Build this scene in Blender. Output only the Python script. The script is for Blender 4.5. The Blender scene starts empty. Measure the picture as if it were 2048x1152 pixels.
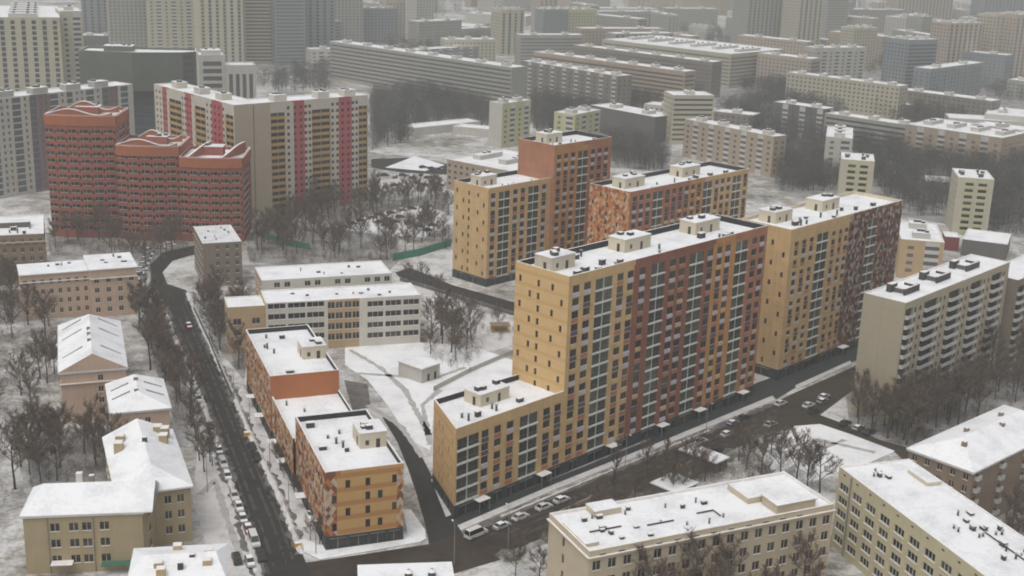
import bpy, math, random
from mathutils import Vector, Matrix, noise as mnoise
import numpy as np

# ------------------------------------------------------------------ camera, sky, sun, exposure
scene = bpy.context.scene
COL = scene.collection
R = math.radians

CAM_H = 130.0
cam_data = bpy.data.cameras.new("camera")
cam = bpy.data.objects.new("camera", cam_data)
COL.objects.link(cam)
cam_data.sensor_width = 36.0
cam_data.lens = 36.0 * 2540.0 / 2048.0
cam_data.clip_start = 1.0
cam_data.clip_end = 20000.0
cam.matrix_world = Matrix.Translation((0, 0, CAM_H)) @ Matrix.Rotation(R(90 - 16.32), 4, 'X') @ Matrix.Rotation(R(1.95), 4, 'Z')
scene.camera = cam

world = bpy.data.worlds.new("World")
scene.world = world
world.use_nodes = True
wt = world.node_tree
wt.nodes.clear()
sky = wt.nodes.new("ShaderNodeTexSky")
sky.sky_type = 'NISHITA'
sky.sun_disc = False
SUN_EL, SUN_AZ = 66.0, 215.0          # elevation; azimuth clockwise from +Y
sky.sun_elevation = R(SUN_EL)
sky.sun_rotation = R(SUN_AZ)
sky.air_density = 1.0
sky.dust_density = 6.0
sky.ozone_density = 1.0
hsv = wt.nodes.new("ShaderNodeHueSaturation")      # overcast: the cloud deck takes the blue out of the sky
hsv.inputs['Saturation'].default_value = 0.34
bg = wt.nodes.new("ShaderNodeBackground")
bg.inputs['Strength'].default_value = 0.132
wo = wt.nodes.new("ShaderNodeOutputWorld")
wt.links.new(sky.outputs[0], hsv.inputs['Color'])
wt.links.new(hsv.outputs[0], bg.inputs['Color'])
wt.links.new(bg.outputs[0], wo.inputs['Surface'])

sun_data = bpy.data.lights.new("sun", 'SUN')
sun_data.energy = 0.5
sun_data.angle = R(60)
sun_data.color = (1.0, 0.96, 0.90)
sun = bpy.data.objects.new("sun", sun_data)
COL.objects.link(sun)
sd = Vector((math.sin(R(SUN_AZ)) * math.cos(R(SUN_EL)), math.cos(R(SUN_AZ)) * math.cos(R(SUN_EL)), math.sin(R(SUN_EL))))
sun.rotation_euler = sd.to_track_quat('Z', 'Y').to_euler()

scene.view_settings.view_transform = 'Standard'
scene.view_settings.look = 'None'
scene.view_settings.exposure = 0.0
scene.view_settings.gamma = 1.0
scene.cycles.max_bounces = 5
scene.cycles.diffuse_bounces = 3
scene.cycles.glossy_bounces = 2
scene.cycles.transmission_bounces = 2
scene.cycles.volume_bounces = 1
scene.cycles.use_denoising = True
scene.cycles.use_adaptive_sampling = True
scene.cycles.adaptive_threshold = 0.02
scene.render.filter_size = 1.9
try:
    scene.cycles.pixel_filter_type = 'BLACKMAN_HARRIS'
    scene.cycles.filter_width = 1.9
except Exception:
    pass

# ------------------------------------------------------------------ materials
def lin(c):
    return tuple(((v / 255.0) / 12.92 if v / 255.0 <= 0.04045 else ((v / 255.0 + 0.055) / 1.055) ** 2.4) for v in c) + (1.0,)

class NT:
    def __init__(s, name):
        s.m = bpy.data.materials.new(name)
        s.m.use_nodes = True
        s.t = s.m.node_tree
        s.b = s.t.nodes["Principled BSDF"]
        s.b.inputs['Roughness'].default_value = 0.85
        s.b.inputs['Specular IOR Level'].default_value = 0.25
        s._tc = None
    def n(s, typ, **kw):
        nd = s.t.nodes.new(typ)
        for k, v in kw.items():
            setattr(nd, k, v)
        return nd
    def link(s, a, b):
        s.t.links.new(a, b)
    def coord(s, which='Object'):
        if s._tc is None:
            s._tc = s.n("ShaderNodeTexCoord")
        return s._tc.outputs[which]
    def val(s, sock, v):
        if hasattr(v, 'default_value') or hasattr(v, 'is_output'):
            s.link(v, sock)
        else:
            sock.default_value = v
    def math(s, op, a, b=0.0):
        nd = s.n("ShaderNodeMath", operation=op)
        s.val(nd.inputs[0], a)
        s.val(nd.inputs[1], b)
        return nd.outputs[0]
    def mapping(s, scale, which='Object'):
        mp = s.n("ShaderNodeMapping")
        mp.inputs['Scale'].default_value = scale
        s.link(s.coord(which), mp.inputs['Vector'])
        return mp.outputs[0]
    def noise(s, scale, detail=4, vec=None, rough=0.55):
        nd = s.n("ShaderNodeTexNoise")
        nd.inputs['Scale'].default_value = scale
        nd.inputs['Detail'].default_value = detail
        nd.inputs['Roughness'].default_value = rough
        s.link(vec if vec is not None else s.coord(), nd.inputs['Vector'])
        return nd.outputs[0]
    def ramp(s, fac, stops, interp='LINEAR'):
        nd = s.n("ShaderNodeValToRGB")
        nd.color_ramp.interpolation = interp
        e = nd.color_ramp.elements
        while len(e) < len(stops):
            e.new(0.5)
        for el, (p, c) in zip(e, stops):
            el.position = p
            el.color = c if isinstance(c, tuple) and len(c) == 4 else (c, c, c, 1)
        s.link(fac, nd.inputs[0])
        return nd.outputs[0]
    def mix(s, fac, a, b, mode='MIX'):
        nd = s.n("ShaderNodeMix", data_type='RGBA', blend_type=mode)
        s.val(nd.inputs[0], fac)
        for i, v in ((6, a), (7, b)):
            s.val(nd.inputs[i], v)
        return nd.outputs[2]
    def bump(s, h, strength=0.3, dist=0.1):
        nd = s.n("ShaderNodeBump")
        nd.inputs['Strength'].default_value = strength
        nd.inputs['Distance'].default_value = dist
        s.link(h, nd.inputs['Height'])
        s.link(nd.outputs[0], s.b.inputs['Normal'])
    def out(s, col):
        s.val(s.b.inputs['Base Color'], col)
        return s.m

def c4(r, g, b):
    return (r, g, b, 1.0)

def wall_mat(name, col, amt=0.22, seam=0.0, seam_h=3.0, seam_w=6.0):
    """Painted or clad wall: cloudy wear, faint vertical run-off and optional panel seams."""
    t = NT(name)
    d = tuple(v * (1 - amt) for v in col[:3]) + (1,)
    l = tuple(min(1, v * (1 + amt * 0.55)) for v in col[:3]) + (1,)
    n1 = t.noise(0.23, 5)
    n2 = t.noise(1.0, 4, t.mapping((1.3, 1.3, 0.09)))
    f = t.math('ADD', t.math('MULTIPLY', n1, 0.6), t.math('MULTIPLY', n2, 0.4))
    c = t.ramp(f, [(0.3, d), (0.7, l)])
    if seam:
        sx = t.n("ShaderNodeSeparateXYZ")
        t.link(t.coord(), sx.inputs[0])
        u = t.math('ADD', sx.outputs[0], sx.outputs[1])
        fz = t.math('FRACT', t.math('DIVIDE', sx.outputs[2], seam_h))
        fu = t.math('FRACT', t.math('DIVIDE', u, seam_w))
        lines = t.math('MAXIMUM', t.math('LESS_THAN', fz, 0.05), t.math('LESS_THAN', fu, 0.03))
        c = t.mix(t.math('MULTIPLY', lines, seam), c, tuple(v * 0.5 for v in col[:3]) + (1,))
    return t.out(c)

def band_mat(name, ca, cb, period=3.18, duty=0.28):
    """Brick courses in two shades lying in horizontal bands."""
    t = NT(name)
    sx = t.n("ShaderNodeSeparateXYZ")
    t.link(t.coord(), sx.inputs[0])
    fz = t.math('FRACT', t.math('DIVIDE', t.math('ADD', sx.outputs[2], -0.2), period))
    n = t.noise(0.5, 5)
    m = t.math('MULTIPLY', t.math('LESS_THAN', fz, duty), 0.8)
    c = t.mix(m, ca, cb)
    c = t.mix(t.ramp(n, [(0.3, 0.0), (0.75, 0.3)]), c, tuple(v * 0.7 for v in ca[:3]) + (1,))
    return t.out(c)

def mosaic_mat(name, stops, p=2.3, q=3.2, off=0.0):
    """Brick facade laid in a diamond mosaic of several brick colours."""
    t = NT(name)
    sx = t.n("ShaderNodeSeparateXYZ")
    t.link(t.coord(), sx.inputs[0])
    u = t.math('DIVIDE', t.math('ADD', sx.outputs[0], sx.outputs[1]), p)
    v = t.math('DIVIDE', t.math('ADD', sx.outputs[2], off), q)
    a = t.math('FLOOR', t.math('ADD', u, v))
    b = t.math('FLOOR', t.math('SUBTRACT', u, v))
    cmb = t.n("ShaderNodeCombineXYZ")
    t.link(a, cmb.inputs[0]); t.link(b, cmb.inputs[1])
    wn = t.n("ShaderNodeTexWhiteNoise", noise_dimensions='2D')
    t.link(cmb.outputs[0], wn.inputs['Vector'])
    c = t.ramp(wn.outputs['Value'], stops, 'CONSTANT')
    n = t.noise(1.4, 3)
    c = t.mix(t.ramp(n, [(0.35, 0.0), (0.8, 0.35)]), c, stops[0][1])
    return t.out(c)

def snow_mat(name, dirt=0.15, base=0.80, tint=(0.97, 0.985, 1.0), scale=0.12, dcol=(0.36, 0.34, 0.31), spec=0.2):
    t = NT(name)
    t.b.inputs['Specular IOR Level'].default_value = spec
    n1 = t.noise(scale, 6, rough=0.6)
    n2 = t.noise(scale * 9, 4, rough=0.6)
    f = t.math('ADD', t.math('MULTIPLY', n1, 0.65), t.math('MULTIPLY', n2, 0.35))
    cl = tuple(base * v for v in tint) + (1,)
    c = t.mix(t.ramp(f, [(0.46, 0.0), (0.66, dirt)]), cl, dcol + (1,))
    t.b.inputs['Roughness'].default_value = 0.7
    t.bump(n2, 0.35, 0.25)
    return t.out(c)

def glass_mat(name, dark, light, rough=0.12, spec=0.6, frac=0.75):
    """Window glass over a dark or curtained room: each pane differs a little."""
    t = NT(name)
    g = t.n("ShaderNodeNewGeometry")
    oi = t.n("ShaderNodeObjectInfo")
    r = t.math('FRACT', t.math('ADD', g.outputs['Random Per Island'], oi.outputs['Random']))
    c = t.ramp(r, [(0.0, dark), (frac, tuple(0.6 * a + 0.4 * b for a, b in zip(dark, light))), (1.0, light)])
    t.b.inputs['Roughness'].default_value = rough
    t.b.inputs['Specular IOR Level'].default_value = spec
    return t.out(c)

def plain(name, col, rough=0.8, metal=0.0, amt=0.15, sc=0.8):
    t = NT(name)
    n = t.noise(sc, 4)
    t.b.inputs['Roughness'].default_value = rough
    t.b.inputs['Metallic'].default_value = metal
    return t.out(t.ramp(n, [(0.3, tuple(v * (1 - amt) for v in col[:3]) + (1,)), (0.7, tuple(min(1, v * (1 + amt)) for v in col[:3]) + (1,))]))

M = {}
M['snow'] = snow_mat('roof_snow', 0.5, 0.87, scale=0.14, dcol=(0.45, 0.46, 0.47))
M['snow_thin'] = snow_mat('thin_roof_snow', 0.55, 0.74, scale=0.3, dcol=(0.30, 0.31, 0.31))
M['snow_rim'] = snow_mat('rim_snow', 0.3, 0.84, tint=(1.0, 0.97, 0.95), scale=0.6)
M['glass'] = glass_mat('dark_window_glass', c4(.012, .011, .011), c4(.085, .072, .06), spec=0.35, frac=0.8)
M['glass_green'] = glass_mat('green_balcony_glass', c4(.026, .031, .025), c4(.105, .115, .085), spec=0.4)
M['glass_far'] = glass_mat('hazy_window_glass', c4(.06, .06, .06), c4(.17, .16, .15), rough=0.3)
M['glass_blue'] = glass_mat('blue_glass', c4(.05, .065, .085), c4(.13, .16, .19), rough=0.25)
M['frame'] = plain('white_frame', c4(.62, .62, .58), 0.5)
M['frame_dark'] = plain('brown_frame', c4(.13, .115, .10), 0.5)
M['spandrel'] = wall_mat('brown_spandrel', c4(.225, .125, .09), 0.2)
M['frame_grey'] = plain('pale_green_frame', c4(.50, .54, .46), 0.5)
M['dark'] = plain('dark_membrane', c4(.022, .024, .027), 0.7)
M['metal'] = plain('grey_metal', c4(.30, .31, .32), 0.45, 0.4)
M['vent'] = plain('dark_vent', c4(.06, .06, .06), 0.7)
M['yellow'] = band_mat('sand_yellow_brick', c4(.66, .45, .215), c4(.585, .37, .15))
M['yellow_pier'] = wall_mat('sand_yellow_pier', c4(.63, .43, .21), 0.24, seam=0.22, seam_h=3.18, seam_w=3.9)
M['red'] = wall_mat('maroon_brick', c4(.27, .105, .066), 0.28, seam=0.22, seam_h=3.18, seam_w=3.9)
M['orange'] = wall_mat('orange_brick', c4(.52, .26, .095), 0.28, seam=0.22, seam_h=3.18, seam_w=3.9)
M['terra'] = wall_mat('terracotta_brick', c4(.42, .185, .105), 0.28, seam=0.22, seam_h=3.18, seam_w=3.9)
M['rust'] = wall_mat('rust_orange_panel', c4(.44, .16, .065), 0.10, seam=0.25, seam_h=50, seam_w=0.9)
M['panel_lav'] = plain('lavender_basket', c4(.52, .48, .52), 0.6)
M['panel_terra'] = plain('terracotta_basket', c4(.42, .17, .10), 0.6)
M['panel_dark'] = plain('plum_basket', c4(.10, .07, .09), 0.6)
M['base_stone'] = plain('dark_base_stone', c4(.040, .046, .048), 0.6)
M['cream'] = wall_mat('cream_plaster', c4(.62, .55, .42), 0.12)
M['mosaic_red'] = mosaic_mat('red_diamond_brick', [(0.0, c4(.085, .05, .04)), (0.26, c4(.26, .095, .062)), (0.56, c4(.22, .135, .10)), (0.74, c4(.46, .38, .31))], 1.3, 1.59)
M['mosaic_orange'] = mosaic_mat('orange_diamond_brick', [(0.0, c4(.30, .10, .045)), (0.30, c4(.52, .20, .07)), (0.62, c4(.56, .33, .13)), (0.86, c4(.56, .46, .36))], 1.3, 1.59)
M['mosaic_school'] = mosaic_mat('brown_diamond_brick', [(0.0, c4(.22, .085, .04)), (0.28, c4(.50, .19, .07)), (0.55, c4(.55, .38, .20)), (0.78, c4(.58, .50, .40))], 1.2, 1.575)
M['school_front'] = band_mat('yellow_orange_banded_brick', c4(.58, .36, .14), c4(.45, .20, .075), 3.2, 0.34)
M['ochre'] = wall_mat('ochre_plaster', c4(.41, .335, .205), 0.14)
M['pink'] = wall_mat('peach_plaster', c4(.55, .405, .305), 0.16)
M['white_wall'] = wall_mat('pale_plaster', c4(.62, .60, .53), 0.12)
M['tan_wall'] = wall_mat('tan_plaster', c4(.50, .36, .21), 0.14)
M['p_wall'] = wall_mat('warm_stone_plaster', c4(.56, .475, .345), 0.12)
M['q_wall'] = wall_mat('yellow_grey_plaster', c4(.57, .51, .335), 0.14)
M['q_band'] = wall_mat('grey_frieze', c4(.52, .50, .44), 0.12)
M['w_wall'] = wall_mat('cream_panel', c4(.42, .37, .265), 0.08, seam=0.25, seam_h=2.85, seam_w=6.4)
M['balc'] = wall_mat('pale_balcony_panel', c4(.55, .54, .51), 0.18)
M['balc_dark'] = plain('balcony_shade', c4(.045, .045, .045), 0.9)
M['brown_brick'] = wall_mat('brown_brick', c4(.27, .20, .145), 0.22)
M['taupe'] = wall_mat('taupe_plaster', c4(.24, .20, .155), 0.16)
M['wavy_red'] = wall_mat('brick_red', c4(.31, .098, .068), 0.18)
M['wavy_orange'] = wall_mat('brick_orange_crown', c4(.38, .125, .055), 0.12)
M['mauve'] = wall_mat('mauve_wall', c4(.24, .17, .175), 0.15)
M['beige'] = wall_mat('beige_panel', c4(.44, .375, .285), 0.06)
M['stripe_red'] = wall_mat('raspberry_panel', c4(.42, .085, .095), 0.12, seam=0.2, seam_h=2.9, seam_w=3)
M['stripe_pale'] = wall_mat('pale_panel', c4(.56, .52, .44), 0.12, seam=0.2, seam_h=2.9, seam_w=3)
M['stripe_ochre'] = wall_mat('ochre_panel', c4(.45, .28, .10), 0.18)
M['office'] = plain('dark_green_cladding', c4(.125, .135, .112), 0.6, amt=0.08, sc=0.1)
M['far_grey'] = wall_mat('grey_panel', c4(.35, .345, .31), 0.10, seam=0.2)
M['far_pale'] = wall_mat('pale_grey_panel', c4(.52, .505, .45), 0.12, seam=0.2)
M['far_cream'] = wall_mat('cream_tower_panel', c4(.49, .455, .35), 0.12)
M['far_yellow'] = wall_mat('yellow_green_panel', c4(.50, .49, .29), 0.12)
M['far_tan'] = wall_mat('tan_brick_panel', c4(.40, .32, .24), 0.14)
M['far_brown'] = wall_mat('brown_panel', c4(.24, .205, .175), 0.14)
M['far_dark'] = wall_mat('dark_grey_panel', c4(.13, .125, .115), 0.12)
M['far_blue'] = wall_mat('blue_grey_panel', c4(.26, .285, .30), 0.10)
M['far_pink'] = wall_mat('pinkish_panel', c4(.46, .39, .32), 0.12)
M['asphalt'] = snow_mat('wet_asphalt', 0.8, 0.040, (1.0, .96, .90), 0.05, (0.024, 0.020, 0.017), 0.08)
M['slush'] = snow_mat('brown_slush_road', 0.85, 0.062, (1.0, .80, .64), 0.05, (0.022, 0.015, 0.011), 0.08)
M['walk'] = snow_mat('trodden_snow_pavement', 0.6, 0.64, (1.0, .98, .96), 0.25, (0.30, 0.285, 0.27))
M['trodden'] = snow_mat('trodden_yard_snow', 1.0, 0.33, (1.0, .98, .95), 0.11, (0.07, 0.06, 0.05))
M['track'] = plain('wet_track', c4(.062, .058, .053), 0.6)
M['slush_edge'] = snow_mat('slush_edge', 0.9, 0.17, (1.0, .95, .9), 0.35, (0.04, 0.035, 0.03), 0.1)
M['path'] = snow_mat('trodden_path', 0.7, 0.46, (1.0, .98, .95), 0.4, (0.22, 0.205, 0.185))
M['kerb'] = plain('kerb_stone', c4(.26, .25, .23))
M['bark'] = plain('bark', c4(.075, .062, .050), 0.9)
M['twig'] = plain('twig', c4(.145, .108, .082), 0.9, amt=0.45, sc=0.3)
M['twig_far'] = plain('far_twig', c4(.082, .076, .068), 0.9, amt=0.3, sc=0.05)
M['tyre'] = plain('rubber', c4(.02, .02, .02), 0.8)
M['fence_green'] = plain('green_mesh_fence', c4(.04, .22, .15), 0.7)
M['fence_grey'] = plain('grey_fence', c4(.22, .22, .21), 0.6)
M['sign_yellow'] = plain('yellow_plastic', c4(.65, .42, .05), 0.5)
M['door'] = plain('dark_door', c4(.05, .045, .04), 0.6)
M['green_roof'] = plain('green_awning', c4(.05, .16, .11), 0.6)
M['red_roof'] = plain('dark_red_sheet', c4(.20, .045, .04), 0.6)

# ------------------------------------------------------------------ mesh building
class MB:
    """Collects welded quads, boxes and tubes; build() links them as ONE mesh object."""
    def __init__(s):
        s.v, s.ix, s.f, s.mi, s.ms = [], {}, [], [], []
    def vid(s, p):
        k = (round(p[0], 3), round(p[1], 3), round(p[2], 3))
        i = s.ix.get(k)
        if i is None:
            i = s.ix[k] = len(s.v)
            s.v.append(k)
        return i
    def mid(s, m):
        if m not in s.ms:
            s.ms.append(m)
        return s.ms.index(m)
    def face(s, pts, m):
        ids = []
        for p in pts:
            i = s.vid(p)
            if i not in ids:
                ids.append(i)
        if len(ids) > 2:
            s.f.append(ids)
            s.mi.append(s.mid(m))
    def box(s, x0, y0, z0, x1, y1, z1, m, top=None, bottom=True):
        a, b, c, d = (x0, y0), (x1, y0), (x1, y1), (x0, y1)
        for p, q in ((a, b), (b, c), (c, d), (d, a)):
            s.face([(*p, z0), (*q, z0), (*q, z1), (*p, z1)], m)
        s.face([(*a, z1), (*b, z1), (*c, z1), (*d, z1)], top or m)
        if bottom:
            s.face([(*d, z0), (*c, z0), (*b, z0), (*a, z0)], m)
    def prism(s, poly, z0, z1, m, top=None):
        n = len(poly)
        for i in range(n):
            p, q = poly[i], poly[(i + 1) % n]
            s.face([(*p, z0), (*q, z0), (*q, z1), (*p, z1)], m)
        s.face([(*p, z1) for p in poly], top or m)
    def tube(s, p, q, r0, r1, m, n=5):
        p, q = Vector(p), Vector(q)
        d = (q - p).normalized()
        a = d.orthogonal().normalized()
        b = d.cross(a)
        rg = []
        for c, r in ((p, r0), (q, r1)):
            rg.append([tuple(c + a * r * math.cos(2 * math.pi * i / n) + b * r * math.sin(2 * math.pi * i / n)) for i in range(n)])
        for i in range(n):
            j = (i + 1) % n
            s.face([rg[0][i], rg[0][j], rg[1][j], rg[1][i]], m)
    def mesh(s, name):
        me = bpy.data.meshes.new(name)
        me.from_pydata(s.v, [], s.f)
        for k in s.ms:
            me.materials.append(M[k])
        me.polygons.foreach_set('material_index', s.mi)
        me.update()
        return me
    def build(s, name, parent=None):
        o = bpy.data.objects.new(name, s.mesh(name))
        COL.objects.link(o)
        o.parent = parent
        return o

def link(name, me, parent=None, loc=(0, 0, 0), rz=0.0):
    o = bpy.data.objects.new(name, me)
    COL.objects.link(o)
    o.parent = parent
    o.location = loc
    o.rotation_euler = (0, 0, rz)
    return o

def thing(name, label, cat, loc=(0, 0, 0), rz=0.0, group=None):
    o = bpy.data.objects.new(name, None)
    COL.objects.link(o)
    o.location = loc
    o.rotation_euler = (0, 0, rz)
    o['label'] = label
    o['category'] = cat
    if group:
        o['group'] = group
    return o

def copy_tree(o, parent=None):
    c = o.copy()
    COL.objects.link(c)
    c.parent = parent
    for ch in list(o.children):
        copy_tree(ch, c)
    return c

FOOT = []        # building footprints (world polygons): no tree or car is planted inside one

# ------------------------------------------------------------------ window kinds: x 0..w, z 0..h, wall plane y = 0, room side +y
WIN = {}
def win_mesh(kind, w, h):
    k = (kind, round(w, 2), round(h, 2))
    if k in WIN:
        return WIN[k]
    b = MB()
    d = 0.22
    def pane(x0, z0, x1, z1, g='glass', y=d):
        b.face([(x0, y, z0), (x1, y, z0), (x1, y, z1), (x0, y, z1)], g)
    def bar(x0, z0, x1, z1, m='frame', y0=d - 0.07, y1=d + 0.02):
        b.box(x0, y0, z0, x1, y1, z1, m)
    if kind == 'bay':                                   # glazed loggia of one storey with its pale slab edge
        b.box(-0.15, -0.28, 0, w + 0.15, 0.25, 0.34, 'frame')
        pane(0, 0.34, w * 0.49, h, 'glass_green'); pane(w * 0.51, 0.34, w, h, 'glass_green')
        bar(w * 0.47, 0.34, w * 0.53, h, 'frame_grey')
        for f in (0.235, 0.765):
            bar(w * f - 0.04, 0.34, w * f + 0.04, h, 'frame_dark')
        bar(0, 1.25, w, 1.31, 'frame_dark')
    elif kind.startswith('wac'):                        # window over a conditioner basket
        pm = {'0': 'panel_lav', '1': 'panel_terra', '2': 'panel_dark', '3': 'yellow_pier', '4': 'terra'}[kind[3]]
        ph = h * 0.34
        b.box(0.06, -0.10, 0.05, w - 0.06, d, ph, pm)
        pane(0, ph, w, h); pane(0, 0, w, 0.05, 'spandrel')
        bar(w * 0.60, ph, w * 0.60 + 0.07, h, 'frame_dark'); bar(0, ph, w, ph + 0.07)
    elif kind == 'slot':
        pane(0, 0, w, h)
        bar(0, 0, w, 0.06, 'frame_dark')
    elif kind == 'shop':
        pane(0, 0, w, h)
        bar(0, h - 0.35, w, h, 'metal'); bar(w * 0.5 - 0.06, 0, w * 0.5 + 0.06, h - 0.35, 'metal')
    elif kind == 'w3':                                  # triple school or office window
        pane(0, 0, w, h)
        for f in (0.333, 0.667):
            bar(w * f - 0.05, 0, w * f + 0.05, h)
        bar(0, 0, w, 0.08); bar(0, h - 0.08, w, h); bar(0, 0.08, 0.07, h - 0.08); bar(w - 0.07, 0.08, w, h - 0.08)
        b.box(-0.08, -0.14, -0.10, w + 0.08, 0.0, -0.01, 'snow_rim')
    elif kind == 'w2':
        pane(0, 0, w, h)
        bar(w * 0.5 - 0.05, 0, w * 0.5 + 0.04, h, 'frame'); bar(0, h * 0.68, w, h * 0.68 + 0.06, 'frame_dark')
        bar(0, 0, w, 0.08, 'frame_dark'); bar(0, h - 0.08, w, h, 'frame_dark')
        b.box(-0.08, -0.14, -0.10, w + 0.08, 0.0, -0.01, 'snow_rim')
    elif kind == 'balc':                                # open balcony: shaded recess behind a pale front panel
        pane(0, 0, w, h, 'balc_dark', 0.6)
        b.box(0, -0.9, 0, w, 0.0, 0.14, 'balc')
        b.box(0, -0.95, 0.14, w, -0.87, 1.12, 'balc', 'snow_rim')
        b.box(0, -0.87, 0.14, 0.06, 0, 1.12, 'balc'); b.box(w - 0.06, -0.87, 0.14, w, 0, 1.12, 'balc')
        pane(w * 0.2, 0.9, w * 0.55, h - 0.3, 'glass', 0.55)
    elif kind == 'loggia':                              # red brick loggia band
        pane(0, h * 0.44, w, h, 'glass', 0.5)
        b.box(0, 0.0, 0, w, 0.5, h * 0.44, 'wavy_red')
        b.box(-0.05, -0.12, h * 0.44 - 0.02, w + 0.05, 0.06, h * 0.44 + 0.10, 'far_pink', 'snow_rim')
        bar(w * 0.33, h * 0.44, w * 0.36, h, 'frame', 0.42, 0.52)
    elif kind == 'ochre':                               # glazed loggia with an ochre front
        b.box(0, -0.5, 0, w, 0.2, h * 0.42, 'stripe_ochre')
        pane(0, h * 0.42, w, h, 'glass', 0.2)
        bar(w * 0.5 - 0.06, h * 0.42, w * 0.5 + 0.06, h, 'frame')
    elif kind == 'yel':                                 # loggia with a yellow front
        b.box(0, -0.4, 0, w, 0.2, h * 0.45, 'far_yellow')
        pane(0, h * 0.45, w, h, 'glass', 0.2)
    me = b.mesh('window')
    WIN[k] = me
    return me

PART_NAME = {'bay': 'balcony', 'balc': 'balcony', 'loggia': 'balcony', 'ochre': 'balcony', 'yel': 'balcony', 'shop': 'shop_window'}

class Building:
    def __init__(s, name, label, cat, rc, group=None):
        s.x, s.y, s.ang = rc[0], rc[1], rc[2]
        s.root = thing(name, label, cat, (s.x, s.y, 0), R(s.ang), group)
        s.ca, s.sa = math.cos(R(s.ang)), math.sin(R(s.ang))
        s.w = MB()
        s.parts = []
        s.roofs = []
        s.rng = random.Random(label)
    def world(s, p):
        return (s.x + p[0] * s.ca - p[1] * s.sa, s.y + p[0] * s.sa + p[1] * s.ca)
    def facade(s, p, q, z0, z1, cols, wall):
        """Wall from p to q with recessed openings. cols: (x0, x1, [(za, zb, kind)], spandrel material). wall: material or f(x)."""
        L = math.hypot(q[0] - p[0], q[1] - p[1])
        ux, uy = (q[0] - p[0]) / L, (q[1] - p[1]) / L
        nx, ny = uy, -ux
        def P(x, z, d=0.0):
            return (p[0] + ux * x - nx * d, p[1] + uy * x - ny * d, z)
        wm = wall if callable(wall) else (lambda x: wall)
        def quad(xa, xb, za, zb, m):
            if xb - xa > 1e-3 and zb - za > 1e-3:
                s.w.face([P(xa, za), P(xb, za), P(xb, zb), P(xa, zb)], m)
        x = 0.0
        for (xa, xb, ops, sp) in sorted(cols, key=lambda c: c[0]):
            xa, xb = max(xa, x), min(xb, L)
            if xb - xa < 0.15:
                continue
            quad(x, xa, z0, z1, wm((x + xa) / 2))
            z = z0
            for (za, zb, kind) in sorted(ops):
                zb = min(zb, z1)
                if zb - za < 0.2:
                    continue
                quad(xa, xb, z, za, sp or wm((xa + xb) / 2))
                emb = kind.startswith('e:')
                dep = {'balc': 0.6, 'loggia': 0.5}.get(kind, 0.22) if not emb else 0.3
                m = sp or wm((xa + xb) / 2)
                s.w.face([P(xa, za), P(xb, za), P(xb, za, dep), P(xa, za, dep)], m)
                s.w.face([P(xa, zb, dep), P(xb, zb, dep), P(xb, zb), P(xa, zb)], m)
                s.w.face([P(xa, za, dep), P(xa, zb, dep), P(xa, zb), P(xa, za)], m)
                s.w.face([P(xb, za), P(xb, zb), P(xb, zb, dep), P(xb, za, dep)], m)
                if emb:
                    s.w.face([P(xa, za, dep), P(xb, za, dep), P(xb, zb, dep), P(xa, zb, dep)], kind[2:])
                else:
                    if kind == 'wac':
                        kind = 'wac' + s.rng.choice('0001122334')
                    s.parts.append((kind, xb - xa, zb - za, P(xa, za), math.atan2(uy, ux)))
                z = zb
            quad(xa, xb, z, z1, sp or wm((xa + xb) / 2))
            x = xb
        quad(x, L, z0, z1, wm((x + L) / 2))
    def wing(s, poly, h, specs={}, wall='white_wall', z0=-0.5, parapet=0.9, cap='snow_rim', inner='dark', roof='snow', thick=0.4, foot=True, skip=()):
        n = len(poly)
        hw = h - parapet
        for i in range(n):
            if i in skip:
                continue
            p, q = poly[i], poly[(i + 1) % n]
            cols = specs.get(i, [])
            if callable(cols):
                cols = cols(math.hypot(q[0] - p[0], q[1] - p[1]), hw)
            wl = wall.get(i, wall['all']) if isinstance(wall, dict) else wall
            s.facade(p, q, z0, hw, cols, wl)
        ins = inset(poly, [0.0 if i in skip else thick for i in range(n)])
        if parapet > 0.05:
            b = MB()
            for i in range(n):
                if i in skip:
                    continue
                j = (i + 1) % n
                p, q, pi_, qi = poly[i], poly[j], ins[i], ins[j]
                wl = wall.get(i, wall['all']) if isinstance(wall, dict) else wall
                L = math.hypot(q[0] - p[0], q[1] - p[1])
                segs = 1 if not callable(wl) else max(1, int(L / 3))
                for k in range(segs):
                    a, c = k / segs, (k + 1) / segs
                    pa = (p[0] + (q[0] - p[0]) * a, p[1] + (q[1] - p[1]) * a)
                    pc = (p[0] + (q[0] - p[0]) * c, p[1] + (q[1] - p[1]) * c)
                    b.face([(*pa, hw), (*pc, hw), (*pc, h), (*pa, h)], wl((a + c) / 2 * L) if callable(wl) else wl)
                b.face([(*p, h), (*q, h), (*qi, h), (*pi_, h)], cap)
                b.face([(*qi, hw - 0.2), (*pi_, hw - 0.2), (*pi_, h), (*qi, h)], inner)
            b.build('parapet', s.root)
            rb = MB()
            rb.face([(*p, hw - 0.1) for p in ins], roof)
            s.roofs.append((hw - 0.1, rb.build('roof', s.root)))
        else:
            out = inset(poly, -0.35)
            rb = MB()
            rb.prism(out, h, h + 0.32, 'snow_rim', roof)
            rb.face([(*p, h) for p in reversed(out)], 'metal')
            s.roofs.append((h + 0.3, rb.build('roof', s.root)))
        if foot:
            FOOT.append([s.world(p) for p in poly])
    def roof_at(s, z):
        """The roof a piece at height z stands on."""
        return min(s.roofs, key=lambda t: abs(t[0] - z))[1] if s.roofs else s.root
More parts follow.
